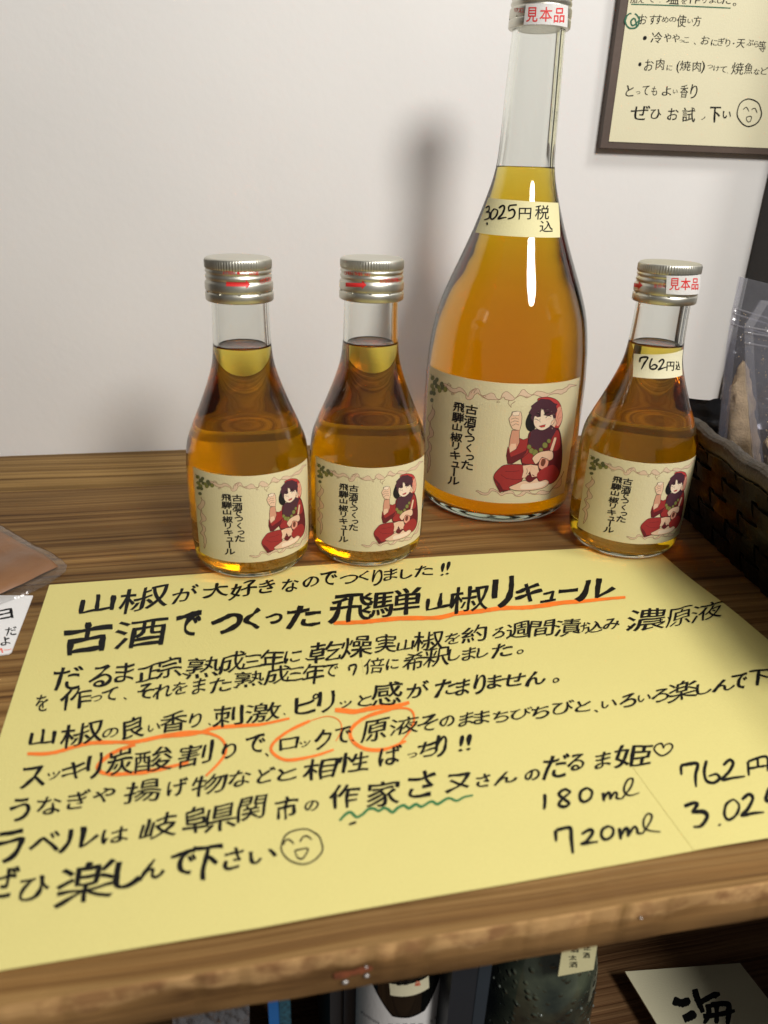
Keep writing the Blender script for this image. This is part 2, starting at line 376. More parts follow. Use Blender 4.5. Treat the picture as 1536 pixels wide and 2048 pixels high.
def place(ch, cx, cy, w, h, slant=0.0, rise=0.0, bold=0.0, wob=0.0, seed=0, rot=0.0, keep=False, contrast=0.0):
    loops, gw, gh = glyph(ch)
    s = outward_sign()
    if rot:
        cr, sr = math.cos(rot), math.sin(rot)
        loops = [[(p[0]*cr-p[1]*sr, p[0]*sr+p[1]*cr) for p in l] for l in loops]
        xs = [p[0] for l in loops for p in l]; ys = [p[1] for l in loops for p in l]; gw, gh = max(xs)-min(xs), max(ys)-min(ys)
    kx = w/max(gw, 0.02); ky = h/max(gh, 0.02)
    if keep: kx = ky = min(kx, ky)
    kx = min(kx, ky*3.2); ky = min(ky, kx*3.2)
    if ch in '一ー三・、。.ュッっ' or gw < 0.25 or gh < 0.25:
        pass
    sz = (w+h)/2; out = []
    cpx = max(0.25, min(1.0, 55/sum(len(l) for l in loops)))
    so = Vector((seed*7.31, seed*3.77, seed*1.9))
    for l in loops:
        q = []
        for x, y in l:
            X, Y = x*kx, y*ky
            if wob:
                f = 1.7/sz
                nv = noise.noise_vector(Vector((X*f, Y*f, 0))+so)
                X += nv.x*wob*sz; Y += nv.y*wob*sz
            q.append((X+slant*-Y, Y-rise*X))
        if bold or wob:
            bb = bold
            def fn(p, nx, ny, bb=bb):
                if not wob: return s*bb
                bb = bb*cpx+contrast*cpx*sz*(abs(nx*0.9+ny*0.25)-0.45)
                n1 = noise.noise(Vector((p[0]*2.6/sz, p[1]*2.6/sz, 5))+so)
                n2 = noise.noise(Vector((p[0]*9/sz, p[1]*9/sz, 9))+so)
                return s*(bb*(1+1.5*n1+0.5*n2))
            q = offset(q, fn)
        out.append([(cx+a, cy+b) for a, b in q])
    return out
def catmull(pts, step=4.0):
    P = [pts[0]]+list(pts)+[pts[-1]]; out = []
    for i in range(1, len(P)-2):
        a, b, c_, d = P[i-1], P[i], P[i+1], P[i+2]
        n = max(2, int(math.hypot(c_[0]-b[0], c_[1]-b[1])/step))
        for k in range(n):
            t = k/n
            out.append(tuple(0.5*((2*b[j])+(-a[j]+c_[j])*t+(2*a[j]-5*b[j]+4*c_[j]-d[j])*t*t+(-a[j]+3*b[j]-3*c_[j]+d[j])*t**3) for j in range(2)))
    out.append(tuple(pts[-1])); return out
def brush(pts, width, taper=0.5, seed=0, step=3.0, straight=False, grit=0.12):
    """ribbon of quads -> (verts2d, faces)"""
    q = catmull(pts, step) if not straight else pts
    n = len(q); vs = []; fs = []
    for i, p in enumerate(q):
        a = q[max(0, i-1)]; b = q[min(n-1, i+1)]
        tx, ty = b[0]-a[0], b[1]-a[1]; L_ = math.hypot(tx, ty) or 1
        t = i/(n-1)
        w = width/2*(1-taper*max(0, (t-0.75)/0.25)-taper*0.45*max(0, (0.08-t)/0.08))
        w *= 1+grit*2*noise.noise(Vector((i*0.13, seed*3.1, 0)))
        w2 = w*(1+grit*2*noise.noise(Vector((i*0.5, seed*5.1, 4))))
        vs.append((p[0]+ty/L_*w, p[1]-tx/L_*w)); vs.append((p[0]-ty/L_*w2, p[1]+tx/L_*w2))
        if i: fs.append((2*i-2, 2*i-1, 2*i+1, 2*i))
    return vs, fs
class Ink:
    """collects flat writing, maps it to a surface with fn(px, py, lift)->mm"""
    def __init__(s, fn, tr=lambda x, y: (x, y)): s.fn = fn; s.tr = tr; s.mb = MB(); s.k = 0
    def loops(s, loops, lift=0.10, mi=0):
        """fills outlines by the non-zero winding rule, whatever they cross"""
        flat = []; ed = []
        for l in loops:
            b0 = len(flat); n = len(l); flat += [Vector(p) for p in l]
            ed += [(b0+i, b0+(i+1) % n) for i in range(n)]
        vo, eo, fo = delaunay_2d_cdt(flat, ed, [], 0, 1e-6)[:3]
        segs = [(l[i-1], l[i]) for l in loops for i in range(len(l))]
        keep = []
        for f in fo:
            cx = sum(vo[i].x for i in f)/3; cy = sum(vo[i].y for i in f)/3; w = 0
            for (x1, y1), (x2, y2) in segs:
                if (y1 <= cy) != (y2 <= cy) and x1+(cy-y1)*(x2-x1)/(y2-y1) > cx: w += 1 if y2 > y1 else -1
            if w: keep.append(tuple(f))
        s.mb.add([s.fn(*s.tr(*p), lift) for p in vo], keep, mi)
    def ch(s, ch, x, y, w, h, lift=0.10, mi=0, **kw):
        s.k += 1
        kw.setdefault('seed', s.k); s.loops(place(ch, x, y, w, h, **kw), lift, mi)
    def stroke(s, pts, width, lift=0.10, mi=0, **kw):
        s.k += 1
        vs, fs = brush(pts, width, seed=s.k, **kw); n = len(vs)
        s.mb.add([s.fn(*s.tr(*p), lift+0.03*i/n) for i, p in enumerate(vs)], fs, mi)
    def build(s, name, mat_, parent, mats=None):
        o = s.mb.build(name, mat_, parent, mats=mats)
        # make sure the print faces outwards (tessellation may turn either way): harmless for opaque ink
        return o

# ================================================================== wall, shelf
def sgrid(x0, x1, nx, z0, z1, nz, y):
    vs = []; fs = []
    for j in range(nz+1):
        for i in range(nx+1):
            x = x0+(x1-x0)*i/nx; z = z0+(z1-z0)*j/nz
            vs.append((x, y+0.5*noise.noise(Vector((x*0.012, z*0.012, 2))), z))
    for j in range(nz):
        for i in range(nx):
            a = j*(nx+1)+i; fs.append((a, a+1, a+nx+2, a+nx+1))
    return vs, fs
v_, f_2 = sgrid(-900, 1100, 80, -420, 900, 60, WALL_Y)
b = len(v_)
v_ += [(-900, 520, -420), (1100, 520, -420), (1100, 520, 900), (-900, 520, 900)]
f_2 += [(b, b+3, b+2, b+1)]
tag(mkobj('wall', v_, f_2, M['wall'], smooth=True), 'plain off-white plaster wall behind the shelf', kind='structure')

shelf = tag(empty('shelf', (100, 300, 0)), 'weathered brown wooden shelf board with chipped front edge holding the bottles', 'shelf')
def plank(x0, x1, y0, y1, z0, z1, m_, parent, seed, rnd=1.2, chip=0.0, nx=260):
    """board with softened, uneven long edges; cross-section swept along x"""
    sec = [(y0, z0+rnd), (y0, z1-rnd*1.2), (y0+rnd*0.4, z1-rnd*0.35), (y0+rnd*1.3, z1), ((y0+y1)/2, z1), (y1-rnd*0.7, z1), (y1, z1-rnd*0.7), (y1, z0), (y0+rnd, z0)]
    vs = []; fs = []; n = len(sec)
    for i in range(nx+1):
        x = x0+(x1-x0)*i/nx
        for k, (y, z) in enumerate(sec):
            dy = dz = 0
            if k in (0, 1, 2, 3, 8):
                dy = 0.35*noise.noise(Vector((x*0.05, k*0.2, seed)))+chip*max(0, noise.noise(Vector((x*0.22, 3.3, seed)))-0.12)*(1.6 if k in (1, 2) else 0.4)
                dz = -chip*max(0, noise.noise(Vector((x*0.19, 8.1, seed)))-0.1)*(1.0 if k in (2,) else 0.35 if k == 3 else 0)
            if k in (5, 6): dy = 0.3*noise.noise(Vector((x*0.08, 5, seed)))
            vs.append((x, y+dy, z+dz))
    for i in range(nx):
        for k in range(n):
            a = i*n+k; b_ = i*n+(k+1) % n
            fs.append((a, b_, b_+n, a+n))
    fs += [tuple(reversed(range(n))), tuple(nx*n+k for k in range(n))]
    # shift so that the parent sits at the shelf's middle
    o = mkobj('plank', [(p[0]-parent['o'][0], p[1]-parent['o'][1], p[2]-parent['o'][2]) for p in vs], fs, m_, parent['e'], smooth=False)
    for p in o.data.polygons: p.use_smooth = len(p.vertices) == 4
    return o
# planks use world-placed geometry: their empty stays at the origin of their own coordinates
shelf.location = (0, 0, 0)
P0 = {'o': (0, 0, 0), 'e': shelf}
plank(-420, 620, 118, 422.4, -15.2, 0, M['wood'], P0, 1.0, 0.5, chip=0.6, nx=700)
plank(-420, 620, 423.3, 484.2, -15.2, -0.3, M['wood_back'], P0, 2.0, 0.8, chip=0.0)
o = MB()
for (x, z, r) in ((69.2-48.6, -8.4, 0.55), (29.4, -5.2, 0.6), (29.6, -7.2, 0.7)):
    pass
low = tag(empty('lower_shelf'), 'dark brown lower shelf board seen under the front edge', 'shelf')
P1 = {'o': (0, 0, 0), 'e': low}
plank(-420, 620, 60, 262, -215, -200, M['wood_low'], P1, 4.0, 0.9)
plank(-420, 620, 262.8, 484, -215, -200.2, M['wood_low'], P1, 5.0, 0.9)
MB().box((214, 60, -420), (620, 116, -15.6)).build('unseen_shade_panel', M['dark'])  # added out of view: casts the shadow over the lower shelf's right part
tag(bpy.data.objects['unseen_shade_panel'], 'dark panel added out of view to shade the right of the lower shelf', kind='structure')

# rusty staple marks on the front edge
for p, r in (((690, 1963), 0.8), ((733, 1950), 0.65), ((732, 1932), 0.35), ((1281, 1834), 0.3)):
    q = on_y(p, 117.7)
    vs, fs = lathe([(0.02, -0.5), (r*0.8, -0.3), (r, 0.1), (r*0.7, 0.45), (0.02, 0.55)], 10)
    mkobj('nail_head', [(q.x+v[0]*1.2, 117.7-v[2]-0.1, q.z+v[1]*0.7) for v in vs], fs, M['staple'], shelf, smooth=True)
q0, q1 = on_y((668, 1953), 117.5), on_y((745, 1935), 117.5)
rs = Ink(lambda x, y, l: Vector((on_y((x, y), 117.45-l).x, 117.45-l, on_y((x, y), 117.45-l).z)))
rs.stroke([(668, 1953), (700, 1947), (745, 1935)], 13, grit=0.3)
rs.build('rust_stain', simple('rust', (0.22, 0.06, 0.02), 0.7, var=0.4, vscale=300), shelf)

# ================================================================== yellow notice sheet
TOPPX = [(99, 1171), (250, 1160), (400, 1149), (625, 1132), (880, 1114), (1146, 1099), (1240, 1094), (1312, 1099)]
def lerp_poly(P, t):
    L_ = [0]
    for a, b in zip(P, P[1:]): L_.append(L_[-1]+(b-a).length)
    d = t*L_[-1]
    for i in range(1, len(P)):
        if d <= L_[i]+1e-9: return P[i-1].lerp(P[i], (d-L_[i-1])/(L_[i]-L_[i-1]))
    return P[-1]
TOP = [on_z(p) for p in TOPPX]
BOT = [Vector((-80, 125.4, 0)), on_z((0, 1945)), on_z((520, 1864)), on_z((1000, 1777)), on_z((1536, 1675)), Vector((211, 133.5, 0))]
LEFT = [TOP[0], on_z((0, 1476)), BOT[0]]
RIGHT = [TOP[-1], on_z((1400, 1176)), on_z((1536, 1291)), BOT[-1]]
def sst(a, b, x):
    t = max(0, min(1, (x-a)/(b-a))); return t*t*(3-2*t)
def ph(x, y):
    w = sst(285, 235, y)
    return 0.35+w*(0.8+0.5*math.sin(x*0.031+1.0)+0.2*math.sin(y*0.06+x*0.02))+0.9*sst(165, 209, x)*sst(290, 230, y)
def paperpt(u, v):
    t, b_, l, r = lerp_poly(TOP, u), lerp_poly(BOT, u), lerp_poly(LEFT, v), lerp_poly(RIGHT, v)
    c00, c10, c01, c11 = TOP[0], TOP[-1], BOT[0], BOT[-1]
    p = t*(1-v)+b_*v+l*(1-u)+r*u-(c00*(1-u)*(1-v)+c10*u*(1-v)+c01*(1-u)*v+c11*u*v)
    return p
notice = tag(empty('notice_sheet'), 'large yellow paper notice with black brush handwriting lying on the shelf', 'notice')
nu, nv = 90, 60
vs = []; fs = []
for layer in (0, 1):
    for j in range(nv+1):
        for i in range(nu+1):
            p = paperpt(i/nu, j/nv); vs.append((p.x, p.y, ph(p.x, p.y)-0.28*layer))
W_ = nu+1; K = W_*(nv+1)
for j in range(nv):
    for i in range(nu):
        a = j*W_+i; fs.append((a, a+W_, a+W_+1, a+1)); fs.append((K+a, K+a+1, K+a+W_+1, K+a+W_))
for i in range(nu):
    fs.append((i, i+1, K+i+1, K+i)); a = nv*W_+i; fs.append((a, K+a, K+a+1, a+1))
for j in range(nv):
    a = j*W_; fs.append((a, K+a, K+a+W_, a+W_)); a += nu; fs.append((a, a+W_, K+a+W_, K+a))
mkobj('sheet', vs, fs, M['yellow'], notice, smooth=False)
def on_paper(x, y, lift=0.1):
    p = on_z((x, y), 0.9)
    h = ph(p.x, p.y); p = on_z((x, y), h+lift); return Vector((p.x, p.y, ph(p.x, p.y)+lift))
# pasted correction slips, same paper
def slip(pxs, name='correction_slip'):
    pts = [on_paper(*p, 0.0) for p in pxs]
    n = 8; vs = []; fs = []
    for j in range(n+1):
        for i in range(n+1):
            p = pts[0].lerp(pts[1], i/n).lerp(pts[3].lerp(pts[2], i/n), j/n)
            vs.append((p.x, p.y, ph(p.x, p.y)+0.14))
    for j in range(n):
        for i in range(n):
            a = j*(n+1)+i; fs.append((a, a+n+1, a+n+2, a+1))
    per = list(range(n))+[n+(n+1)*j for j in range(n)]+[(n+1)*(n+1)-1-i for i in range(n)]+[(n+1)*(n-j) for j in range(n)]
    b_ = len(vs)
    for k in per: vs.append((vs[k][0], vs[k][1], vs[k][2]-0.13))
    for k in range(len(per)): fs.append((per[k], per[(k+1) % len(per)], b_+(k+1) % len(per), b_+k))
    return mkobj(name, vs, fs, M['yellow'], notice)
slip([C4(1040, 250), C4(1600, 140), C4(1700, 480), C4(1262, 552)])
slip([C1(1388, 458), C1(1470, 445), C1(1482, 505), C1(1396, 512)])

def writing(name, items, tr, m_=None, parent=None, fn=on_paper, rise=0.15, slant=0.10, bold=0.0, wob=0.082, lift=0.24, wscale=1.10, hscale=1.05):
    ink = Ink(fn, tr)
    for it in items:
        ch, x, y, w, h = it[:5]
        w *= wscale; h *= hscale
        bb = bold(w, h) if callable(bold) else bold
        ink.k += 7
        ink.ch(ch, x, y, w, h, lift=lift, rise=rise*(0.6+0.9*random.random()), slant=slant+random.uniform(-0.06, 0.06), bold=bb, wob=wob, contrast=0.032)
    return ink.build(name, m_ or M['ink'], parent)
random.seed(5)
thin = lambda w, h: 0.022*min(w, h)-0.2
fat = lambda w, h: 0.05*min(w, h)
lines = []
A1 = [('山',376,242,118,66),('椒',550,225,172,86),('が',712,207,88,54),('大',828,193,88,50),('好',932,190,96,58),('き',1025,178,54,46),('な',1115,172,56,48),('の',1195,160,54,36),('で',1262,148,56,50),('つ',1340,150,60,30)]
A2 = [('く',52,132,34,34),('り',100,138,34,58),('ま',150,126,46,40),('し',208,123,40,34),('た',270,112,62,38),('!',341,108,12,46),('!',360,103,12,46)]
writing('brush_lettering', A1, C1, parent=notice, bold=lambda w, h: 0.024*min(w, h))
writing('brush_lettering', A2, C2, parent=notice, bold=thin)
B1 = [('古',335,375,165,108),('酒',540,358,180,100),('で',722,325,84,84),('つ',870,322,104,62),('く',968,305,54,72),('っ',1052,302,56,34),('た',1168,292,118,80),('飛',1350,260,150,100)]
B2 = [('騨',168,230,165,92),('山',330,225,88,56),('椒',440,216,125,92),('リ',562,193,66,100),('キ',655,193,88,66),('ュ',730,208,50,34),('ー',803,186,62,12),('ル',902,180,126,66)]
writing('brush_lettering', B1, C1, parent=notice, bold=fat, wob=0.035)
writing('brush_lettering', B2, C2, parent=notice, bold=lambda w, h: 0.04*min(w, h), wob=0.04)
D1 = [('だ',262,530,100,84),('る',385,525,78,76),('ま',480,508,66,70),('正',573,510,88,54),('宗',648,490,88,76),('、',712,515,26,14),('熟',783,488,118,76),('成',893,468,92,74),('三',970,466,62,46),('年',1045,458,78,72),('に',1125,448,58,46),('、',1180,458,16,12),('乾',1250,430,116,70),('燥',1372,408,112,74),('実',1482,398,76,66)]
D2 = [('山',205,385,54,38),('椒',288,370,100,66),('を',377,362,50,40),('約',457,345,84,56),('ろ',545,342,40,36),('週',620,330,80,54),('間',705,324,82,56),('漬',800,320,90,56),('け',853,322,30,32),('込',897,318,58,38),('み',962,308,56,40),('、',1030,320,18,14),('濃',1090,292,130,72),('い',1158,294,36,18),('原',1208,282,84,64),('液',1312,262,104,62)]
writing('brush_lettering', D1, C1, parent=notice, bold=thin)
writing('brush_lettering', D2[:-3], C2, parent=notice, bold=thin)
writing('brush_lettering', D2[-3:]+[('い',1158,294,36,18)], C2, parent=notice, bold=lambda w, h: -0.012*min(w, h))
E1 = [('を',162,625,42,60),('作',290,610,108,74),('っ',370,608,40,22),('て',422,595,56,44),('、',480,608,13,11),('そ',560,580,56,54),('れ',627,578,66,54),('を',692,568,52,44),('ま',765,560,46,54),('た',848,555,74,50),('、',905,566,20,8),('熟',962,532,104,60),('成',1065,518,88,62),('三',1136,513,58,46),('年',1205,513,80,72),('で',1270,500,54,46),('倍',1436,483,70,56),('に',1508,476,44,40)]
E2 = [('希',235,445,70,62),('釈',318,430,88,66),('し',385,420,40,42),('ま',438,418,46,44),('し',487,412,38,36),('た',560,403,68,50),('。',626,410,22,16)]
writing('brush_lettering', E1, C1, parent=notice, bold=thin)
writing('brush_lettering', E2, C2, parent=notice, bold=thin)
G1 = [('山',165,755,88,58),('椒',312,745,150,84),('の',425,740,56,34),('良',512,720,78,78),('い',590,720,44,26),('香',667,698,92,70),('り',752,690,40,52),('、',805,707,12,10),('刺',875,675,104,76),('激',1010,660,118,66),('、',1093,668,10,9),('ピ',1182,630,82,68),('リ',1252,622,54,74),('ッ',1327,630,44,24),('と',1402,615,50,42)]
G2 = [('感',138,563,100,80),('が',248,550,72,54),('た',357,540,78,58),('ま',415,540,46,56),('り',477,530,36,72),('ま',532,520,46,46),('せ',602,513,76,44),('ん',682,508,66,46),('。',757,515,22,17)]
writing('brush_lettering', G1, C1, parent=notice, bold=thin)
writing('brush_lettering', G2, C2, parent=notice, bold=lambda w, h: 0.03*min(w, h))
H1 = [('ス',127,295,88,76),('ッ',205,290,46,28),('キ',287,270,88,64),('リ',362,255,52,88),('炭',458,240,96,92),('酸',590,230,130,84),('割',752,208,116,82),('り',882,193,48,54),('で',982,170,66,66),('、',1025,210,14,14),('ロ',1110,168,64,44),('ッ',1172,168,38,22),('ク',1240,152,54,70),('で',1317,132,56,56),('、',1355,155,12,10)]
H2 = [('原',92,110,88,76),('液',198,95,96,58),('そ',287,85,68,56),('の',357,78,48,36),('ま',427,70,50,46),('ま',485,63,52,46),('ち',555,60,54,40),('び',630,48,72,36)]
H3 = [('ち',700,632,62,44),('び',782,615,72,46),('と',858,610,50,40),('、',905,628,14,12),('い',950,602,52,26),('ろ',1022,590,54,44),('い',1082,580,42,24),('ろ',1142,570,56,44),('楽',1222,553,98,66),('し',1302,545,50,36),('ん',1375,533,76,42),('で',1432,518,52,54),('下',1502,505,72,52)]
writing('brush_lettering', H1, C3, parent=notice, bold=thin)
writing('brush_lettering', H2, C4, parent=notice, bold=thin)
writing('brush_lettering', H3, C2, parent=notice, bold=thin)
I1 = [('う',78,420,70,84),('な',187,405,84,66),('ぎ',302,383,78,66),('や',400,365,76,52),('揚',545,350,130,80),('げ',682,335,68,62),('物',805,323,120,74),('な',922,300,76,58),('ど',1022,288,60,54),('と',1102,283,66,44),('相',1230,265,116,80),('性',1362,238,106,76)]
I2 = [('ば',148,203,72,66),('っ',228,203,32,16),('ち',287,180,66,54),('り',335,168,36,76),('!',409,160,16,58),('!',438,155,16,58)]
writing('brush_lettering', I1, C3, parent=notice, bold=thin)
writing('brush_lettering', I2, C4, parent=notice, bold=lambda w, h: 0.03*min(w, h))
J1 = [('ラ',40,562,100,116),('ベ',170,548,104,72),('ル',305,530,140,76),('は',442,520,92,54),('岐',607,488,130,86),('阜',752,460,88,96),('県',850,450,110,96),('関',968,415,96,88),('市',1100,415,80,84),('の',1197,405,46,36),('作',1322,370,100,88)]
J2 = [('家',125,343,110,90),('さ',262,310,90,90),('ヌ',397,303,78,62),('さ',490,295,46,44),('ん',572,285,74,42),('の',670,275,48,36),('だ',757,243,84,82),('る',832,228,54,56),('ま',930,220,52,54),('姫',1040,203,120,76)]
writing('brush_lettering', J1, C3, parent=notice, bold=thin)
writing('brush_lettering', J2, C4, parent=notice, bold=lambda w, h: 0.024*min(w, h))
K1 = [('ぜ',8,700,110,110),('ひ',128,725,104,84),('楽',332,700,200,150),('し',492,668,92,100),('ん',584,650,84,72),('で',703,625,84,86),('下',790,622,98,122),('さ',897,608,66,76),('い',1008,598,98,44)]
writing('brush_lettering', K1, C3, parent=notice, bold=lambda w, h: 0.026*min(w, h), slant=0.15)
# figures, faces, heart: single brush strokes
fig = Ink(on_paper, C4)
for pts, w in (
    ([(716,345),(717,372),(714,402)],12),
    ([(812,338),(790,328),(768,345),(790,365),(806,380),(788,392),(768,384),(782,362),(812,338)],11),
    ([(872,322),(850,335),(846,362),(862,374),(884,360),(890,336),(872,322)],11),
    ([(930,340),(934,372)],11), ([(932,362),(948,340),(956,344),(956,366)],10), ([(956,364),(972,340),(982,344),(980,360),(1000,362)],9),
    ([(1000,362),(1032,320),(1040,290),(1022,292),(1008,320),(1012,342),(1032,350),(1064,340)],7),
    ([(756,478),(758,520)],11), ([(758,478),(800,468),(812,474),(814,510),(820,564)],13),
    ([(852,492),(882,476),(892,488),(868,520),(850,528),(880,524),(912,520)],12),
    ([(952,462),(928,476),(926,502),(942,512),(964,498),(968,474),(952,462)],11),
    ([(990,470),(996,512)],12), ([(994,500),(1012,472),(1022,476),(1022,502)],12), ([(1022,500),(1044,466),(1056,474),(1058,488),(1076,490)],10),
    ([(1076,490),(1102,450),(1110,424),(1094,418),(1080,440),(1082,468),(1104,480),(1142,484)],7),
    ([(1216,240),(1218,276)],10), ([(1216,240),(1270,232),(1278,242),(1270,276),(1272,320)],13),
    ([(1310,222),(1302,262),(1310,296),(1336,304),(1358,288),(1346,272),(1318,280)],12),
    ([(1372,240),(1394,220),(1408,232),(1394,262),(1368,292),(1408,286),(1452,280)],12),
    ([(1462,226),(1466,278)],10), ([(1462,226),(1530,208),(1534,262)],10), ([(1498,218),(1500,248)],9), ([(1464,252),(1532,240)],9),
    ([(1228,390),(1262,378),(1276,384),(1256,412)],14), ([(1256,412),(1298,410),(1312,430),(1290,462),(1262,466)],16), ([(1356,456),(1360,462)],13),
    ([(1410,364),(1384,382),(1376,420),(1392,440),(1420,420),(1430,386),(1410,364)],11),
    ([(1440,366),(1466,346),(1480,362),(1462,400),(1440,424),(1480,416),(1522,412)],13),
    ([(1540,322),(1530,368),(1566,372),(1574,398),(1540,420)],14)):
    fig.stroke(pts, w, lift=0.26)
fig.build('brush_figures', M['ink'], notice)
fc = Ink(on_paper, C3)
def ring(cx, cy, rx, ry, a0, a1, n=26, jit=0.02):
    return [(cx+rx*math.cos(a0+(a1-a0)*i/n)*(1+jit*math.sin(i*1.7)), cy+ry*math.sin(a0+(a1-a0)*i/n)*(1+jit*math.cos(i*1.3))) for i in range(n+1)]
fc.stroke(ring(1160,562,79,67,-0.9,5.5), 5.5, lift=0.24, taper=0.2)
for pts in ([(1088,556),(1098,538),(1112,536),(1130,552)],[(1152,544),(1164,526),(1180,522),(1198,536)],[(1132,578),(1182,570),(1170,600),(1156,610),(1142,602),(1132,578)]): fc.stroke(pts, 6, lift=0.24)
fc.stroke([(1368,468),(1340,478)], 9, lift=0.24)
fc.build('smiling_face_drawing', M['ink'], notice)
hh = Ink(on_paper, C4)
hh.stroke([(1152,176),(1146,160),(1128,164),(1118,180),(1130,196),(1148,204),(1172,192),(1186,172),(1178,160),(1160,164),(1152,178)], 6, lift=0.24)
hh.build('heart_drawing', M['ink'], notice)
sv = Ink(on_paper, C1)
for pts, w in (([(1340,486),(1342,502)],8),([(1340,484),(1362,478),(1368,486),(1356,520)],9)): sv.stroke(pts, w, lift=0.24)
sv.build('brush_figures', M['ink'], notice)
# orange and green marker lines
def marker(name, tr, strokes, m_):
    k = Ink(on_paper, tr)
    for s_ in strokes:
        k.stroke(s_[0], s_[1]*1.3, lift=s_[2] if len(s_) > 2 else 0.17, taper=0.4, step=8)
    k.build(name, m_, notice)
marker('orange_underline', C2, [([(-60,305),(0,303),(60,300),(180,288),(320,285),(390,270),(440,265),(500,258),(560,250),(640,248),(700,242),(780,230),(850,225),(930,217),(1012,210)], 12)], M['orange'])
marker('orange_underline', C3, [([(105,206),(200,203),(330,168),(430,162),(520,160),(620,140),(700,134),(770,124),(830,106),(950,97),(1010,92),(1112,70)], 11)], M['orange'])
marker('orange_underline', C2, [([(-55,624),(-20,627),(20,630),(60,622),(120,612),(170,610),(218,596)], 14)], M['orange'])
marker('orange_circle', C3, [([(500,166),(640,134),(760,122),(840,142),(868,184),(850,230),(790,292)], 9, 0.20), ([(520,170),(440,200),(385,240),(378,268),(420,284),(520,280),(620,264),(725,238)], 12, 0.20)], M['orange'])
marker('orange_circle', C3, [([(1190,80),(1110,118),(1050,165),(1046,200),(1100,230),(1200,216),(1282,190)], 9, 0.20), ([(1190,80),(1255,62),(1300,76),(1312,112),(1290,158)], 3, 0.20)], M['orange'])
marker('orange_circle', C4, [([(150,34),(60,62),(4,108),(12,152),(60,180),(130,180),(206,150)], 10, 0.20), ([(60,62),(150,34),(215,32),(236,62),(222,110),(180,162)], 6, 0.21)], M['orange'])
marker('green_wavy_line', C4, [([(-38,443),(-14,418),(4,412),(24,430),(46,420),(66,402),(88,398),(106,408),(124,396),(142,402),(156,413),(176,396),(200,386),(216,398),(244,382),(262,392),(300,372),(322,382),(362,360),(392,370),(420,356),(452,350)], 8)], M['green'])

# ================================================================== bottles
def prof_r(prof, z):
    for (r0, z0), (r1, z1) in zip(prof, prof[1:]):
        if z0 <= z <= z1 and z1 > z0: return r0+(r1-r0)*(z-z0)/(z1-z0)
    return prof[-1][0] if z > prof[-1][1] else prof[0][0]
SM_KEY = [(27.5, 9), (27.9, 14), (28.0, 30), (28.0, 46), (27.8, 52), (26.8, 60), (24.3, 67), (19.8, 77.5), (15.7, 88), (13.4, 96), (12.5, 104), (12.15, 112), (12.0, 121), (12.0, 134)]
BG_KEY = [(43.6, 12), (43.8, 30), (43.8, 66), (43.0, 82), (41.6, 95), (39.0, 108), (34.4, 121), (30.2, 131), (25.6, 142), (21.4, 153), (18.0, 163), (15.4, 172), (14.0, 181), (13.4, 195), (13.1, 208), (12.6, 222), (12.2, 234), (12.2, 246)]
SM = smoothprof(SM_KEY, 6); BG = smoothprof(BG_KEY, 6)
def glass_body(name, foot, wallp, th, bottom, parent):
    outer = smoothprof(foot, 5)+wallp
    inner = [(r-th, z) for r, z in wallp if z > bottom+6]
    r0 = inner[0][0]
    base = smoothprof([(r0, inner[0][1]), (r0-0.4, bottom+4.5), (r0-2.2, bottom+1.6), (r0-6, bottom+0.3), (r0*0.5, bottom+1.2), (0.05, bottom+2.2)], 5)
    prof = outer+[(wallp[-1][0]-th*0.5, wallp[-1][1]+0.6)]+list(reversed(inner[1:]))+base
    vs, fs = lathe(prof, 128)
    o = mkobj(name, vs, fs, M['glass'], parent, smooth=True)
    for p in o.data.polygons:
        if len(p.vertices) > 4: p.use_smooth = False
    return inner, base
def liquid(name, inner, base, level, m_, parent, eps=0.12):
    lv = [(r+eps, z-(eps if i < 3 else 0)) for i, (r, z) in enumerate(reversed(base))]
    pr = [(max(0.04, r), z) for r, z in lv if r > 0]
    pr += [(r+eps, z) for r, z in inner if z < level-0.3 and z > base[0][1]]
    rt = prof_r([(r, z) for r, z in inner], level)+eps
    pr += [(rt, level+0.5), (rt-0.5, level+0.1), (rt-1.4, level-0.15), (0.05, level-0.2)]
    vs, fs = lathe(pr, 128)
    return mkobj(name, vs, fs, m_, parent, smooth=True)
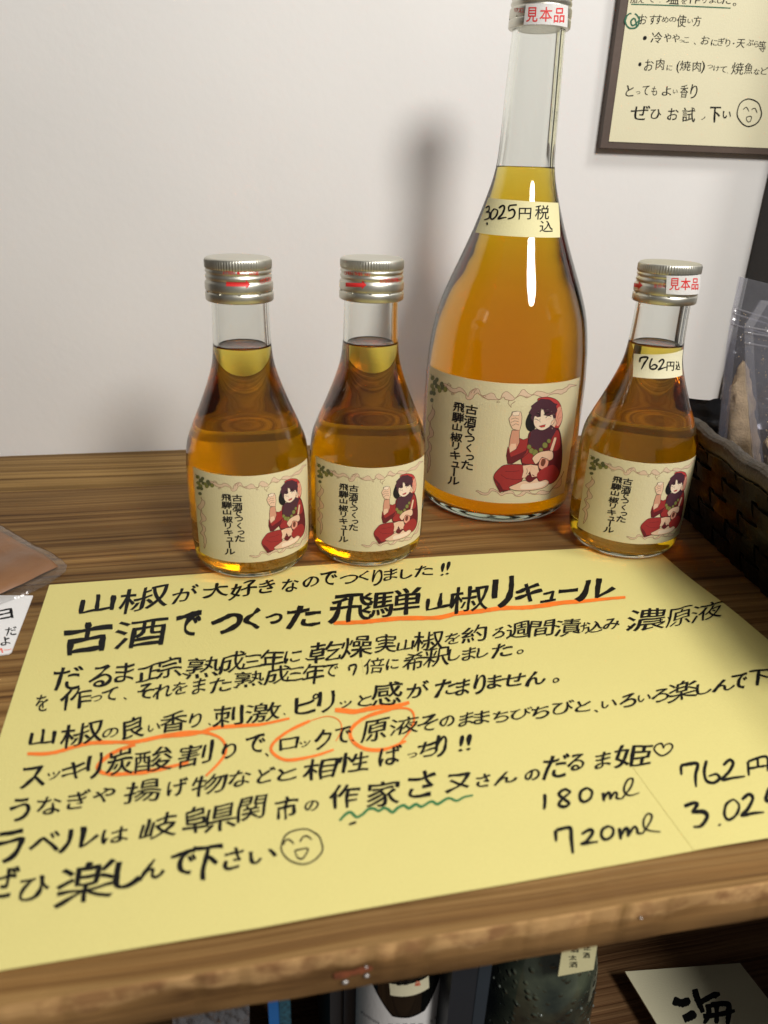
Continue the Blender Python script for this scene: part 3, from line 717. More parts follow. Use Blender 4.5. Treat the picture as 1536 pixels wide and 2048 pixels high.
def make_cap(parent, dz=0.0):
    global CAPPR
    pr = [(12.3, 122.2), (13.7, 122.2), (14.15, 122.6), (14.2, 125.2), (14.0, 125.7), (13.65, 125.9), (13.62, 126.2), (14.0, 126.45), (14.15, 127), (14.15, 129.3), (13.9, 130.0),
          (13.35, 130.5), (13.3, 130.8), (13.7, 131.3), (13.85, 131.9), (13.7, 132.5), (13.3, 133.0), (13.3, 133.3), (13.7, 133.8), (13.75, 134.3), (13.5, 134.8), (13.35, 135.0)]
    kn = [(13.7, 135.3), (13.85, 135.7), (13.85, 138.0), (13.75, 138.4)]
    tp = [(13.6, 138.8), (13.2, 139.2), (12.6, 139.4), (12.0, 139.42), (6, 139.5), (0.05, 139.5)]
    CAPPR = pr+kn+tp
    n0 = len(pr); allp = [(r, z+dz) for r, z in pr+kn+tp]; seg = 296
    k0, k1 = kn[0][1]+dz-0.01, kn[-1][1]+dz+0.01
    def mod(r, z, i): return r-(0.22 if (i % 4) in (0, 1) else -0.03) if k0 < z < k1 else r
    vs, fs = lathe(allp, seg, mod=mod)
    cap = mkobj('cap', vs, fs, M['cap'], parent, smooth=True)
    # the cut bridges of the tamper band
    br = MB()
    for k in range(10):
        a = k*math.tau/10+0.3; w = 0.035
        pts = []
        for s_, zz in ((-1, 125.6), (1, 125.6), (1, 126.55), (-1, 126.55)):
            for rr in (13.5, 14.05): pts.append((rr*math.cos(a+s_*w), rr*math.sin(a+s_*w), zz+dz))
        br.add(pts, [(0,2,3,1),(2,4,5,3),(4,6,7,5),(6,0,1,7),(1,3,5,7),(0,6,4,2)])
    br.build('tamper_bridges', M['cap'], cap)
    return cap
def hit(p, c, rf):
    """ray through picture point p against a surface of revolution at c; -> theta (from -y towards +x), z"""
    d = ray(p); r = rf(None)
    for _ in range(14):
        a = d.x**2+d.y**2; ox, oy = CAM.x-c[0], CAM.y-c[1]
        b_ = ox*d.x+oy*d.y; q = b_*b_-a*(ox*ox+oy*oy-r*r)
        q = max(q, 0); t = (-b_-math.sqrt(q))/a; P = CAM+d*t
        nr = rf(P.z-c[2]); r = r*0.4+nr*0.6
    return math.atan2(P.x-c[0], -(P.y-c[1])), P.z-c[2]
def wrap_mesh(name, mb, rf, parent, mats, off=0.0, step=0.045, zstep=None):
    """mb verts are (theta, z, lift): cut along theta, then wrap"""
    bm = bmesh.new(); vv = [bm.verts.new((v.x, v.y, v.z)) for v in mb.v]
    for f, mi in zip(mb.f, mb.m):
        if len(set(f)) < 3: continue
        try: fc_ = bm.faces.new([vv[i] for i in f]); fc_.material_index = mi
        except ValueError: pass
    if not bm.faces: bm.free(); return None
    t0 = min(v.co.x for v in bm.verts); t1 = max(v.co.x for v in bm.verts); t = math.ceil(t0/step)*step
    while t < t1:
        bmesh.ops.bisect_plane(bm, geom=bm.verts[:]+bm.edges[:]+bm.faces[:], plane_co=(t, 0, 0), plane_no=(1, 0, 0), dist=1e-6); t += step
    if zstep:
        z0 = min(v.co.y for v in bm.verts); z1 = max(v.co.y for v in bm.verts); z = z0+zstep
        while z < z1:
            bmesh.ops.bisect_plane(bm, geom=bm.verts[:]+bm.edges[:]+bm.faces[:], plane_co=(0, z, 0), plane_no=(0, 1, 0), dist=1e-5); z += zstep
    for v in bm.verts:
        th, z, l = v.co; r = rf(z)+off+l
        v.co = Vector((r*math.sin(th), -r*math.cos(th), z))*MM
    me = bpy.data.meshes.new(name)
    bmesh.ops.recalc_face_normals(bm, faces=bm.faces[:]) if False else None
    for f in bm.faces:
        f.normal_update()
        cc = f.calc_center_median()
        if f.normal.x*cc.x+f.normal.y*cc.y < 0: f.normal_flip()
    bm.to_mesh(me); bm.free()
    for m_ in mats: me.materials.append(m_)
    o = bpy.data.objects.new(name, me); COL.objects.link(o); o.parent = parent
    return o
def band_sheet(name, t0, t1, z0, z1, rf, off, th, m_, parent, edge=None, slope=0.0):
    """curved paper with thickness; slope tilts it along theta"""
    n = 48; nz = 6; vs = []; fs = []
    for k, o_ in enumerate((off, off+th)):
        for j in range(nz+1):
            for i in range(n+1):
                t = t0+(t1-t0)*i/n; z = z0+(z1-z0)*j/nz+slope*(t-(t0+t1)/2)
                if edge: z += edge(i/n, j/nz)
                r = rf(z)+o_; vs.append((r*math.sin(t), -r*math.cos(t), z))
    W2 = n+1; K2 = W2*(nz+1)
    for j in range(nz):
        for i in range(n):
            a = j*W2+i; fs.append((a, a+W2, a+W2+1, a+1)); fs.append((K2+a, K2+a+1, K2+a+W2+1, K2+a+W2))
    for i in range(n):
        fs.append((i, i+1, K2+i+1, K2+i)); a = nz*W2+i; fs.append((a, K2+a, K2+a+1, a+1))
    for j in range(nz):
        a = j*W2; fs.append((a, K2+a, K2+a+W2, a+W2)); a += n; fs.append((a, a+W2, K2+a+W2, K2+a))
    return mkobj(name, vs, fs, m_, parent, smooth=False)

B3 = (144.4, 384.0, 0.0)
# --- label artwork, drawn once in the tall bottle's label coordinates (mm from the label's left edge / bottom)
ZL = 14.1; RL = 43.95; TH0 = math.radians(-88)
def to_art(p):
    th, z = hit(p, B3, lambda z: RL); return ((th-TH0)*RL, z-ZL)
class Art:
    def __init__(s): s.items = []; s.l = 0.02
    def poly(s, pts, mi, tr, curve=False, outline=0.0, lc='black'):
        q = [tr(*p) for p in pts]
        if curve:
            n = len(q); qq = []
            for i in range(n):
                a, b_, c_, d = q[i-1], q[i], q[(i+1) % n], q[(i+2) % n]
                for k in range(4):
                    t = k/4
                    qq.append(tuple(0.5*((2*b_[j])+(-a[j]+c_[j])*t+(2*a[j]-5*b_[j]+4*c_[j]-d[j])*t*t+(-a[j]+3*b_[j]-3*c_[j]+d[j])*t**3) for j in range(2)))
            q = qq
        uv = [to_art(p) for p in q]
        tri = tessellate_polygon([[Vector((u, v, 0)) for u, v in uv]])
        s.items.append((uv, [tuple(t) for t in tri], mi, s.l)); s.l += 0.006
        if outline: s.line(q+[q[0]], outline, lc, lambda x, y: (x, y), raw=True)
    def line(s, pts, w, mi, tr, raw=False, taper=0.0):
        q = pts if raw else [tr(*p) for p in pts]
        vs, fs = brush(q, w, taper=taper, step=2.0, straight=raw, grit=0.05)
        s.items.append(([to_art(p) for p in vs], fs, mi, s.l)); s.l += 0.004
    def glyph(s, loops):
        k = Ink(lambda x, y, l: Vector((*to_art((x, y)), 0))); k.loops(loops)
        s.items.append(([(v.x, v.y) for v in k.mb.v], k.mb.f, 'black', s.l))
art = Art()
# flowing border
def vine(path, w, tr, seed, pinch=0.55):
    q = catmull([tr(*p) for p in path], 2.2); n = len(q); up = []; dn = []
    q = [(p[0]+1.2*math.sin(i*0.6+seed), p[1]+2.0*math.sin(i*0.47+seed*2)*min(1, i/8)) for i, p in enumerate(q)]
    for i, p in enumerate(q):
        a = q[max(0, i-1)]; b_ = q[min(n-1, i+1)]; tx, ty = b_[0]-a[0], b_[1]-a[1]; L_ = math.hypot(tx, ty) or 1
        env = min(1, i/6, (n-1-i)/6)
        w1 = w*env*(0.55+pinch*math.sin(i*0.42+seed)+0.35*noise.noise(Vector((i*0.31, seed, 0))))
        w2 = w*env*(0.55+pinch*math.sin(i*0.37+seed*2+2)+0.35*noise.noise(Vector((i*0.29, seed, 7))))
        up.append((p[0]+ty/L_*abs(w1), p[1]-tx/L_*abs(w1))); dn.append((p[0]-ty/L_*abs(w2), p[1]+tx/L_*abs(w2)))
    vs = []; fs = []
    for i in range(n):
        vs += [up[i], dn[i]]
        if i: fs.append((2*i-2, 2*i-1, 2*i+1, 2*i))
    art.items.append(([to_art(p) for p in vs], fs, 'vine', art.l)); art.l += 0.004
    art.line(up, 0.8, 'vineln', None, raw=True); art.line(dn, 0.8, 'vineln', None, raw=True)
vine([(250,275),(320,300),(400,335),(470,370),(520,345),(600,365),(700,395),(760,375),(860,385),(930,345),(990,370),(1060,352),(1130,360),(1180,345),(1235,330),(1290,292),(1350,290)], 6.5, C6, 1.0)
art.line([C6(*p) for p in [(290,300),(310,265),(330,290)]], 1.0, 'vineln', None, raw=True)
art.line([C6(*p) for p in [(490,350),(505,325),(540,320),(520,335),(515,350)]], 1.0, 'vineln', None, raw=True)
art.line([C6(*p) for p in [(800,405),(790,430),(818,465),(815,440),(850,415)]], 1.0, 'vineln', None, raw=True)
for cx_, cy_ in ((345,355),(600,375),(712,420),(945,380)):
    art.line([C6(cx_-14,cy_),C6(cx_,cy_-8),C6(cx_+14,cy_+2),C6(cx_,cy_+8),C6(cx_-14,cy_)], 0.7, 'vineln', None, raw=True)
vine([(185,440),(178,520),(160,600),(172,680),(150,750),(158,850),(148,930),(142,1000)], 4.6, C6, 4.0)
vine([(525,1140),(600,1152),(660,1145),(740,1150),(860,1168),(940,1150),(1010,1160),(1100,1150),(1170,1115),(1210,1060),(1240,980)], 4.0, C6, 8.0)
random.seed(11)
for cx_, cy_ in ((180,225),(200,262),(178,290),(215,292),(190,322),(172,345),(230,300),(262,300),(285,318),(240,325),(215,240),(255,275),(195,350),(178,405)):
    r = 15+random.random()*5
    art.poly([(cx_+r*0.8*math.cos(a), cy_+r*1.1*math.sin(a)) for a in [i*math.tau/9 for i in range(9)]], 'berry' if random.random() < 0.55 else 'olive', C6, outline=0.6, lc='oliveln')
art.line([C6(*p) for p in [(165,195),(180,215),(175,240)]], 1.2, 'oliveln', None, raw=True)
# vertical lettering
for col_ in ([('古',497,482,88,70),('酒',486,575,88,78),('で',478,650,70,62),('つ',482,716,70,46),('く',476,790,34,62),('っ',484,868,56,40),('た',462,930,84,66)],
             [('飛',396,462,80,66),('騨',388,545,84,74),('山',382,622,66,52),('椒',376,704,84,66),('リ',370,775,48,58),('キ',366,850,72,60),('ュ',368,925,56,40),('ー',357,985,10,60),('ル',352,1056,84,56)]):
    for ch_, x_, y_, w_, h_ in col_:
        rot = math.pi/2 if ch_ == 'ー' else 0
        L0 = place(ch_, 0, 0, w_*1.1/4.042, h_*1.06/4.042, bold=0.62, rot=rot, slant=0.10, rise=-0.16)
        X_, Y_ = C6(x_, y_); art.glyph([[(X_+a, Y_+b_) for a, b_ in l] for l in L0])
# seated figure in a red robe
OL = 0.9
art.poly([(760,500),(700,620),(700,720),(750,785),(830,770),(850,600),(850,500)], 'black', C8, curve=True)
art.poly([(880,310),(1000,262),(1120,280),(1200,330),(1245,430),(1258,590),(1200,735),(1130,760),(1100,500)], 'brightred', C8, curve=True, outline=OL)
art.poly([(1190,430),(1245,420),(1255,600),(1190,710),(1150,640),(1170,520)], 'pink', C8, curve=True)
art.line([C8(*p) for p in [(1250,440),(1200,520),(1165,640)]], 0.5, 'red', None, raw=True)
art.line([C8(*p) for p in [(1256,560),(1205,590),(1180,680)]], 0.5, 'red', None, raw=True)
art.poly([(730,880),(770,790),(900,760),(1150,735),(1215,780),(1250,1000),(1245,1300),(1190,1500),(1060,1600),(880,1560),(690,1380),(640,1290),(620,1180),(700,1110)], 'dkred', C8, curve=True, outline=OL)
art.poly([(740,900),(730,1100),(640,1190),(640,1270),(700,1290),(830,1290),(850,1190),(760,1100)], 'red', C8, outline=OL*0.7)
art.poly([(1150,790),(1205,800),(1225,1000),(1180,1080),(1110,1080),(1060,1000)], 'red', C8, curve=True)
art.poly([(600,890),(660,915),(735,885),(725,1000),(740,1110),(650,1190),(490,1285),(420,1285),(400,1160),(425,1020),(460,1110),(560,1050),(598,960)], 'red', C8, outline=OL)
art.poly([(405,1150),(430,1060),(470,1180),(640,1110),(730,1060),(650,1190),(490,1285),(420,1285)], 'dkred', C8)
art.poly([(488,770),(600,770),(600,960),(550,1060),(455,1110),(440,1030),(455,900)], 'skindk', C8, outline=OL)
art.poly([(470,980),(545,975),(550,1055),(455,1112),(445,1040)], 'skin', C8)
art.poly([(440,590),(480,540),(490,490),(560,478),(625,490),(640,560),(635,660),(605,770),(560,768),(495,750),(460,680)], 'skin', C8, outline=OL)
art.poly([(490,495),(560,478),(612,486),(590,545),(505,548)], 'skinlt', C8, outline=OL*0.7)
for q_ in ([(470,600),(540,580),(590,600)],[(470,650),(530,625),(590,640)],[(490,700),(545,670),(595,690)]): art.line([C8(*p) for p in q_], 0.7, 'black', None, raw=True)
art.poly([(830,560),(900,480),(1010,440),(1120,500),(1150,600),(1110,680),(1050,725),(950,772),(860,740),(818,660)], 'skinlt', C8, curve=True, outline=OL)
art.poly([(1090,640),(1150,600),(1160,680),(1110,755),(1085,700)], 'skin', C8, curve=True, outline=OL*0.6)
art.poly([(745,500),(790,430),(780,400),(850,345),(930,290),(1060,300),(1140,360),(1185,370),(1160,400),(1180,470),(1150,520),(1160,570),(1125,600),(1105,530),(1060,545),(1000,548),(965,450),(930,440),(925,560),(880,570),(830,545),(800,640),(770,570),(790,540)], 'purple', C8, outline=OL*0.6)
art.poly([(780,790),(770,860),(735,940),(760,1000),(820,1035),(850,1065),(920,1065),(1000,1010),(1060,940),(1120,850),(1155,760),(1080,690),(1040,735),(950,778),(860,750)], 'purple', C8, curve=True)
for q_, w_ in (([(828,600),(855,598),(895,620)],1.0),([(1000,582),(1030,552),(1062,550),(1088,562)],1.1),([(918,590),(908,630),(925,650)],0.6),([(870,505),(900,520),(915,555)],2.2),([(975,540),(1010,505),(1060,490)],2.4)):
    art.line([C8(*p) for p in q_], w_, 'black', None, raw=True)
art.poly([(898,705),(1000,680),(985,718),(930,728)], 'brightred', C8, outline=0.5)
for q_ in ((1010,600),(1035,590),(1060,585),(835,640),(855,635)): art.line([C8(q_[0], q_[1]+20), C8(q_[0]+15, q_[1]-8)], 0.5, 'pink', None, raw=True)
for cx_, cy_, r in ((750,1025,32),(785,1085,38),(840,1115,46),(928,1072,32),(990,1000,40),(1050,935,30)):
    art.poly([(cx_+r*math.cos(a), cy_+r*1.1*math.sin(a)) for a in [i*math.tau/12 for i in range(12)]], 'olive', C8, outline=0.7, lc='oliveln')
art.poly([(1060,1090),(1130,880),(1165,880),(1165,910),(1110,1090)], 'skin', C8, outline=0.6)
art.poly([(800,1190),(880,1120),(980,1090),(1100,1092),(1112,1200),(1040,1235),(950,1185),(900,1250),(850,1290),(810,1240)], 'skin', C8, curve=True, outline=OL)
art.poly([(890,1300),(930,1200),(1000,1200),(1045,1235),(1030,1320),(970,1375),(910,1360)], 'pink', C8, curve=True, outline=OL)
art.poly([(925,1280),(945,1215),(990,1215),(1000,1260),(970,1320),(935,1315)], 'brown', C8, curve=True)
art.poly([(650,1300),(400,1300),(300,1350),(205,1490),(290,1700),(330,1715),(440,1690),(600,1590),(660,1500),(720,1400)], 'red', C8, curve=True, outline=OL)
art.poly([(205,1490),(300,1590),(350,1680),(440,1690),(330,1715),(290,1700)], 'dkred', C8)
for q_ in ([(380,1400),(480,1405),(600,1390)],[(315,1450),(400,1510),(560,1530),(640,1520)]): art.line([C8(*p) for p in q_], 0.9, 'dkred', None, raw=True)
art.poly([(690,1500),(740,1455),(800,1450),(850,1500),(790,1560),(720,1555)], 'dkred', C8, curve=True)
art.poly([(650,1312),(770,1295),(880,1312),(900,1400),(870,1480),(790,1490),(760,1400),(700,1500),(635,1500),(660,1400)], 'skin', C8, outline=OL*0.7)
for q_ in ([(780,1310),(700,1360)],[(780,1310),(840,1370)],[(780,1310),(770,1400)]): art.line([C8(*p) for p in q_], 0.8, 'pink', None, raw=True)
art.poly([(880,1420),(1100,1300),(1200,1400),(1160,1520),(1040,1600),(900,1540)], 'red', C8, curve=True)
art.poly([(440,1650),(560,1590),(680,1540),(760,1570),(860,1505),(900,1555),(1000,1530),(1052,1575),(980,1650),(800,1692),(560,1697)], 'skin', C8, curve=True, outline=OL)
art.poly([(640,1600),(760,1590),(980,1560),(1030,1580),(940,1640),(780,1670),(620,1670)], 'skinlt', C8, curve=True)
WRINK = [[(430,1080),(470,1120),(440,1160),(400,1120),(430,1080)]]

def put_label(parent, k, th0, z0, rf, width, height, txt_off=0.0):
    """label sheet plus print; k scales the artwork"""
    R_ = rf(z0+height/2)
    sheet = band_sheet('label', th0, th0+width/R_, z0, z0+height, rf, 0.06, 0.10, M['label'], parent,
                       edge=lambda u, v: 0.12*noise.noise(Vector((u*9, v*3, k))) if v in (0.0, 1.0) else 0)
    groups = {'lettering': lambda m_: m_ == 'lt', }
    sets = {'label_lettering': MB(), 'label_border': MB(), 'label_figure_drawing': MB()}
    for idx, (uv, fs_, mi, l) in enumerate(art.items):
        key = 'label_border' if idx < NB else ('label_lettering' if idx < NL else 'label_figure_drawing')
        sets[key].add([(th0+u*k/R_, z0+v*k, 0.18+l*0.35) for u, v in uv], fs_, ARTK.index(mi))
    for key, mb in sets.items(): wrap_mesh(key, mb, rf, sheet, list(ART.values()))
    return sheet
# index limits of the three groups inside art.items
NB = next(i for i, it in enumerate(art.items) if it[2] == 'black' and len(it[0]) > 8 and i > 5)
NL = NB+16

def cap_text(parent, pos, R_, glyphs, strokes, dz=0.0):
    """red print wrapped on the cap; glyphs in picture units"""
    k = Ink(lambda x, y, l: Vector((*hit((x, y), pos, lambda z: R_), l)))
    for ch_, x_, y_, w_, h_, rs_ in glyphs: k.ch(ch_, x_, y_, w_, h_, lift=0.0, rise=rs_)
    for s_ in strokes: k.loops([s_], lift=0.0)
    return wrap_mesh('cap_print', k.mb, lambda z: max(13.75, prof_r(CAPPR, z-dz))+0.07, parent, [M['red']], zstep=0.3)
def spread(text, x0, y0, x1, y1, w, h, rise=0.0):
    n = len(text); out = []
    for i, ch_ in enumerate(text):
        if ch_ == ' ': continue
        t = i/(n-1); out.append((ch_, x0+(x1-x0)*t, y0+(y1-y0)*t, w*(0.35 if ch_ in 'I.' else 1), h*(0.15 if ch_ in '.' else 1), rise))
    return out
def arrow(x0, x1, y, th):
    return [(x0, y-th/2), (x1-9, y-th/2+1), (x1-9, y-th), (x1, y+1), (x1-9, y+th+1), (x1-9, y+th/2+1), (x0, y+th/2)]
def make_small(pos, label):
    root = tag(empty('liquor_bottle', pos), label, 'bottle', 'small liquor bottles in a row')
    inner, base = glass_body('glass_body', [(0.05, 2.4), (9, 2.0), (17, 0.6), (20.5, 0.0), (22.8, 0.5), (25.2, 2.2), (26.8, 5.0)], SM, 2.0, 3.2, root)
    liquid('liquor', inner, base, 103.2, M['liquor'], root)
    rf = lambda z: prof_r(SM, z) if z is not None else 28.0
    put_label(root, 1/1.55, math.radians(-59.5), 11.0, rf, 64.0, 42.0)
    bl = band_sheet('back_label', math.radians(124), math.radians(236), 12.0, 53.0, rf, 0.06, 0.10, M['back_label'], root)
    tx = MB()
    for r_i in range(9):
        t = math.radians(133)
        while t < math.radians(226):
            L_ = 0.05+random.random()*0.12
            z = 48-r_i*4.0
            if random.random() < 0.85: tx.add([(t, z, 0), (t+L_, z, 0), (t+L_, z+1.3, 0), (t, z+1.3, 0)], [(0, 1, 2, 3)])
            t += L_+0.03
    return root
small = [None]*4
POS1, POS2, POS4 = (1.9, 327.0, 0.0), (58.8, 330.0, 0.0), (193.2, 319.0, 0.42)
lab1 = 'small amber liquor bottle at the left end of the bottle row'
lab2 = 'small amber liquor bottle between the left end bottle and the tall one'
lab4 = 'small amber liquor bottle with red lettered sticker on its cap, beside the basket'
b1 = make_small(POS1, lab1)
def copy_tree(o, parent=None):
    c_ = o.copy(); COL.objects.link(c_); c_.parent = parent
    for ch_ in list(o.children): copy_tree(ch_, c_)
    return c_
b2 = copy_tree(b1); b2.location = Vector(POS2)*MM; b2.rotation_euler = (0, 0, math.radians(-11.0)); b2['label'] = lab2
b4 = copy_tree(b1); b4.location = Vector(POS4)*MM; b4.rotation_euler = (0, 0, math.radians(-22.0)); b4['label'] = lab4
caps = []
for b_ in (b1, b2, b4): caps.append(make_cap(b_) if not caps else copy_tree(caps[0], b_))
def derot(o, deg): o.rotation_euler = (0, 0, -math.radians(deg)); return o
t1 = cap_text(caps[0], POS1, 13.95, spread('ATTEN.-CUT EDGE', 447, 546, 516, 547, 4.6, 6.5)+spread('切り口注', 523, 563, 540, 558, 6, 8.5), [arrow(452, 501, 568, 8)])
t2 = derot(cap_text(caps[1], POS2, 13.95, spread('OPEN THIS WAY', 690, 546, 739, 550, 4.6, 6.5)+spread('矢印の方向に', 763, 563, 799, 559, 7, 9), [arrow(692, 733, 569, 8)]), -11)
t4 = derot(cap_text(caps[2], POS4, 13.95, spread('矢印の', 1311, 572, 1329, 571, 7, 9), [arrow(1269, 1286, 570, 8)]), -22)
# tall bottle
tall = tag(empty('liquor_bottle', B3), 'tall amber liquor bottle with long clear neck and yellow price tag', 'bottle')
inner, base = glass_body('glass_body', [(0.05, 4.2), (16, 3.6), (30, 1.4), (35, 0.1), (38, 0.4), (41.2, 3.0), (42.9, 7.0)], BG, 2.4, 5.0, tall)
liquid('liquor', inner, base, 176.6, M['liquor_big'], tall)
rfb = lambda z: prof_r(BG, z) if z is not None else 43.8
put_label(tall, 1.0, TH0, ZL, rfb, 99.5, 65.0)
capb = make_cap(tall, 112.3)
def quadwrap(name, pxs, pos, rf, m_, parent, off=0.25, thick=0.1, deg=0.0):
    """curved slip through four picture corners TL TR BR BL on a surface of revolution"""
    H = [hit(p, pos, rf) for p in pxs]; n = 30; nz = 5; vs = []; fs = []
    for k in (0, 1):
        for j in range(nz+1):
            for i in range(n+1):
                u = i/n; v = j/nz
                th = (H[0][0]*(1-u)+H[1][0]*u)*(1-v)+(H[3][0]*(1-u)+H[2][0]*u)*v
                z = (H[0][1]*(1-u)+H[1][1]*u)*(1-v)+(H[3][1]*(1-u)+H[2][1]*u)*v
                r = rf(z)+off+k*thick; th += math.radians(deg)
                vs.append((r*math.sin(th), -r*math.cos(th), z))
    W2 = n+1; K2 = W2*(nz+1)
    for j in range(nz):
        for i in range(n):
            a = j*W2+i; fs.append((a, a+1, a+W2+1, a+W2)); fs.append((K2+a, K2+a+W2, K2+a+W2+1, K2+a+1))
    for i in range(n):
        fs.append((i, K2+i, K2+i+1, i+1)); a = nz*W2+i; fs.append((a, a+1, K2+a+1, K2+a))
    for j in range(nz):
        a = j*W2; fs.append((a, a+W2, K2+a+W2, K2+a)); a += n; fs.append((a, K2+a, K2+a+W2, a+W2))
    return mkobj(name, vs, fs, m_, parent)
def wrapwrite(name, glyphs, strokes, tr, pos, rf, off, m_, parent, bold=0.0, wob=0.03, slant=0.06, rise=0.0, deg=0.0):
    k = Ink(lambda x, y, l: Vector((hit((x, y), pos, rf)[0]+math.radians(deg), hit((x, y), pos, rf)[1], l)), tr)
    for g in glyphs: k.ch(*g[:5], lift=0.0, bold=bold, wob=wob, slant=slant, rise=rise)
    for pts, w_ in strokes: k.stroke(pts, w_, lift=0.02)
    return wrap_mesh(name, k.mb, rf, parent, [m_], off=off)
CT = crop(3.84, 840, 360); CS = crop(3.84, 840, 0); CR = crop(3.692, 1120, 480)
tagb = quadwrap('price_tag', [CT(530,135), CT(1058,175), CT(1072,440), CT(428,402)], B3, rfb, M['tagyellow'], tall, off=0.2)
wrapwrite('price_writing', [('円',806,258,92,88),('税',935,248,106,110),('込',968,355,100,84)],
    [([(510,215),(535,200),(535,232),(512,245)],11),([(512,245),(540,250),(535,290),(498,305)],13),([(520,325),(522,345)],12),
     ([(575,220),(552,250),(548,290),(562,300),(590,275),(600,235),(575,220)],13),
     ([(610,215),(640,195),(652,215),(635,260),(605,295),(640,290),(668,285)],14),
     ([(745,190),(690,198),(684,238)],12),([(684,238),(715,225),(730,250),(715,285),(675,298)],14)],
    CT, B3, rfb, 0.42, M['ink'], tagb, bold=1.2)
rcap = lambda z: 14.3
stb = quadwrap('sample_sticker', [CS(815,32), CS(1135,45), CS(1130,212), CS(796,192)], B3, rcap, M['white'], capb, off=0.05)
wrapwrite('sticker_lettering', [('見',862,112,84,112),('本',968,110,94,112),('品',1068,118,78,112)], [], CS, B3, rcap, 0.2, M['red'], stb, bold=1.2, wob=0.0, slant=0.06)
cap_text(capb, B3, 13.95, spread('切り口', 1032, 20, 1044, 21, 6, 9), [], dz=112.3)
rsm = lambda z: prof_r(SM, z) if z is not None else 14.0
tg4 = quadwrap('price_tag', [CR(548,838), CR(905,806), CR(900,995), CR(540,1008)], POS4, rsm, M['cream'], b4, off=0.2, deg=22)
wrapwrite('price_writing', [('円',812,930,52,66),('込',866,925,32,64)],
    [([(592,900),(602,868),(650,866),(628,905),(604,952)],13),([(682,872),(668,905),(668,945),(700,950),(716,930),(696,918),(672,935)],12),([(728,900),(752,880),(764,895),(742,935),(726,955),(755,945),(785,935)],12)],
    CR, POS4, rsm, 0.42, M['ink'], tg4, bold=1.5, deg=22)
st4 = quadwrap('sample_sticker', [CR(788,262), CR(1035,254), CR(1025,392), CR(782,398)], POS4, rcap, M['white'], caps[2], off=0.05, deg=22)
wrapwrite('sticker_lettering', [('見',846,325,74,88),('本',926,325,72,88),('品',995,325,48,84)], [], CR, POS4, rcap, 0.2, M['red'], st4, bold=1.0, wob=0.0, deg=22)

# ================================================================== dark cabinet side at the right, card sign on the wall
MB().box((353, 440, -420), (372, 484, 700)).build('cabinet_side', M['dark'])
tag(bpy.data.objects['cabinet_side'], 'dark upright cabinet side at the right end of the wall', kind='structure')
MB().box((-360, 60, -420), (-342, 484, 700)).build('unseen_left_panel', M['dark'])  # added out of view, so the glass refracts something dark at its edges
tag(bpy.data.objects['unseen_left_panel'], 'dark panel added out of view at the left to darken the bottle edges', kind='structure')

sign = tag(empty('wall_sign'), 'cream handwritten card on a brown board, hung on the wall at upper right', 'sign')
a = on_wall((1201, 295.5), 6); b_ = on_wall((1242.6, 0), 6); c_ = on_wall((1536, 312), 6)
MB().box((a.x, WALL_Y-6, a.z), (a.x+210, WALL_Y-1.5, a.z+150)).build('backing_board', M['brown_board'], sign)
pa = on_wall((1217.5, 283), 6.3)
pv = [on_wall(p, 6.25) for p in ((1217.5, 283), (1536, 296.5), (1248, -2))]
x0, z0 = pv[0].x, pv[0].z; x1 = x0+200; sl = (pv[1].z-pv[0].z)/(pv[1].x-pv[0].x)
MB().box((x0, WALL_Y-6.4, z0), (x1, WALL_Y-6.02, z0+144)).build('card', M['cream'], sign)
on_card = lambda x, y, l=0.1: on_wall((x, y), 6.4+l)
W1 = [('加',378,-5,58,64),('え',440,0,50,52),('て',530,-5,52,52),('、',603,18,9,9),('塩',715,-15,104,104),('を',812,8,46,54),('作',905,-12,96,84),('り',990,-4,32,64),('ま',1060,0,56,54),('し',1120,2,38,50),('た',1178,-4,76,80),('。',1248,38,28,28),
 ('お',458,168,60,84),('す',542,168,54,84),('す',592,168,50,80),('め',650,168,54,52),('の',715,168,56,42),('使',790,182,76,104),('い',866,182,44,36),('方',926,182,60,92),
 ('冷',575,325,90,96),('や',670,325,58,76),('や',742,330,62,72),('っ',786,354,28,22),('こ',832,345,46,46),('、',905,377,18,18),('お',995,348,66,74),('に',1072,368,48,52),('ぎ',1132,360,58,66),('り',1190,370,36,64),('・',1240,375,13,13),('天',1302,375,68,76),('ぷ',1382,368,58,56),('ら',1437,380,38,54),('等',1487,400,58,96),
 ('お',510,562,72,98),('肉',606,555,68,98),('に',686,585,44,46),('(',760,580,24,104),('焼',822,568,90,88),('肉',922,572,68,88),(')',976,580,28,104),('つ',1036,575,46,30),('け',1092,590,48,46),('て',1152,600,52,54),('、',1187,628,10,10),('焼',1275,590,98,104),('魚',1370,590,68,96),('な',1440,620,48,54),('ど',1506,612,60,66),
 ('と',345,785,64,96),('っ',415,800,36,24),('て',482,780,54,82),('も',556,785,46,76),('よ',662,785,74,84),('い',736,790,38,34),('香',812,788,66,112),('り',896,790,54,118)]
W1 += [('●', 474, 328, 34, 36), ('●', 431, 555, 28, 34)]
W2 = [('ぜ',432,972,150,124),('ひ',567,985,86,84),('お',717,985,86,104),('試',852,990,106,124),('ノ',978,1020,32,26),('下',1080,990,86,136),('い',1182,990,66,62)]
writing('pen_lettering', W1, C5, parent=sign, fn=on_card, rise=-0.02, slant=0.12, bold=0.1, wob=0.05, lift=0.08, wscale=1.05, hscale=1.0)
writing('pen_lettering', W2, C5, parent=sign, fn=on_card, rise=-0.02, slant=0.12, bold=1.2, wob=0.05, lift=0.08, wscale=1.05, hscale=1.0)
wk = Ink(on_card, C5)
wk.stroke(ring(1375, 972, 104, 118, -1.9, 4.6), 11, lift=0.1, taper=0.3, step=12)
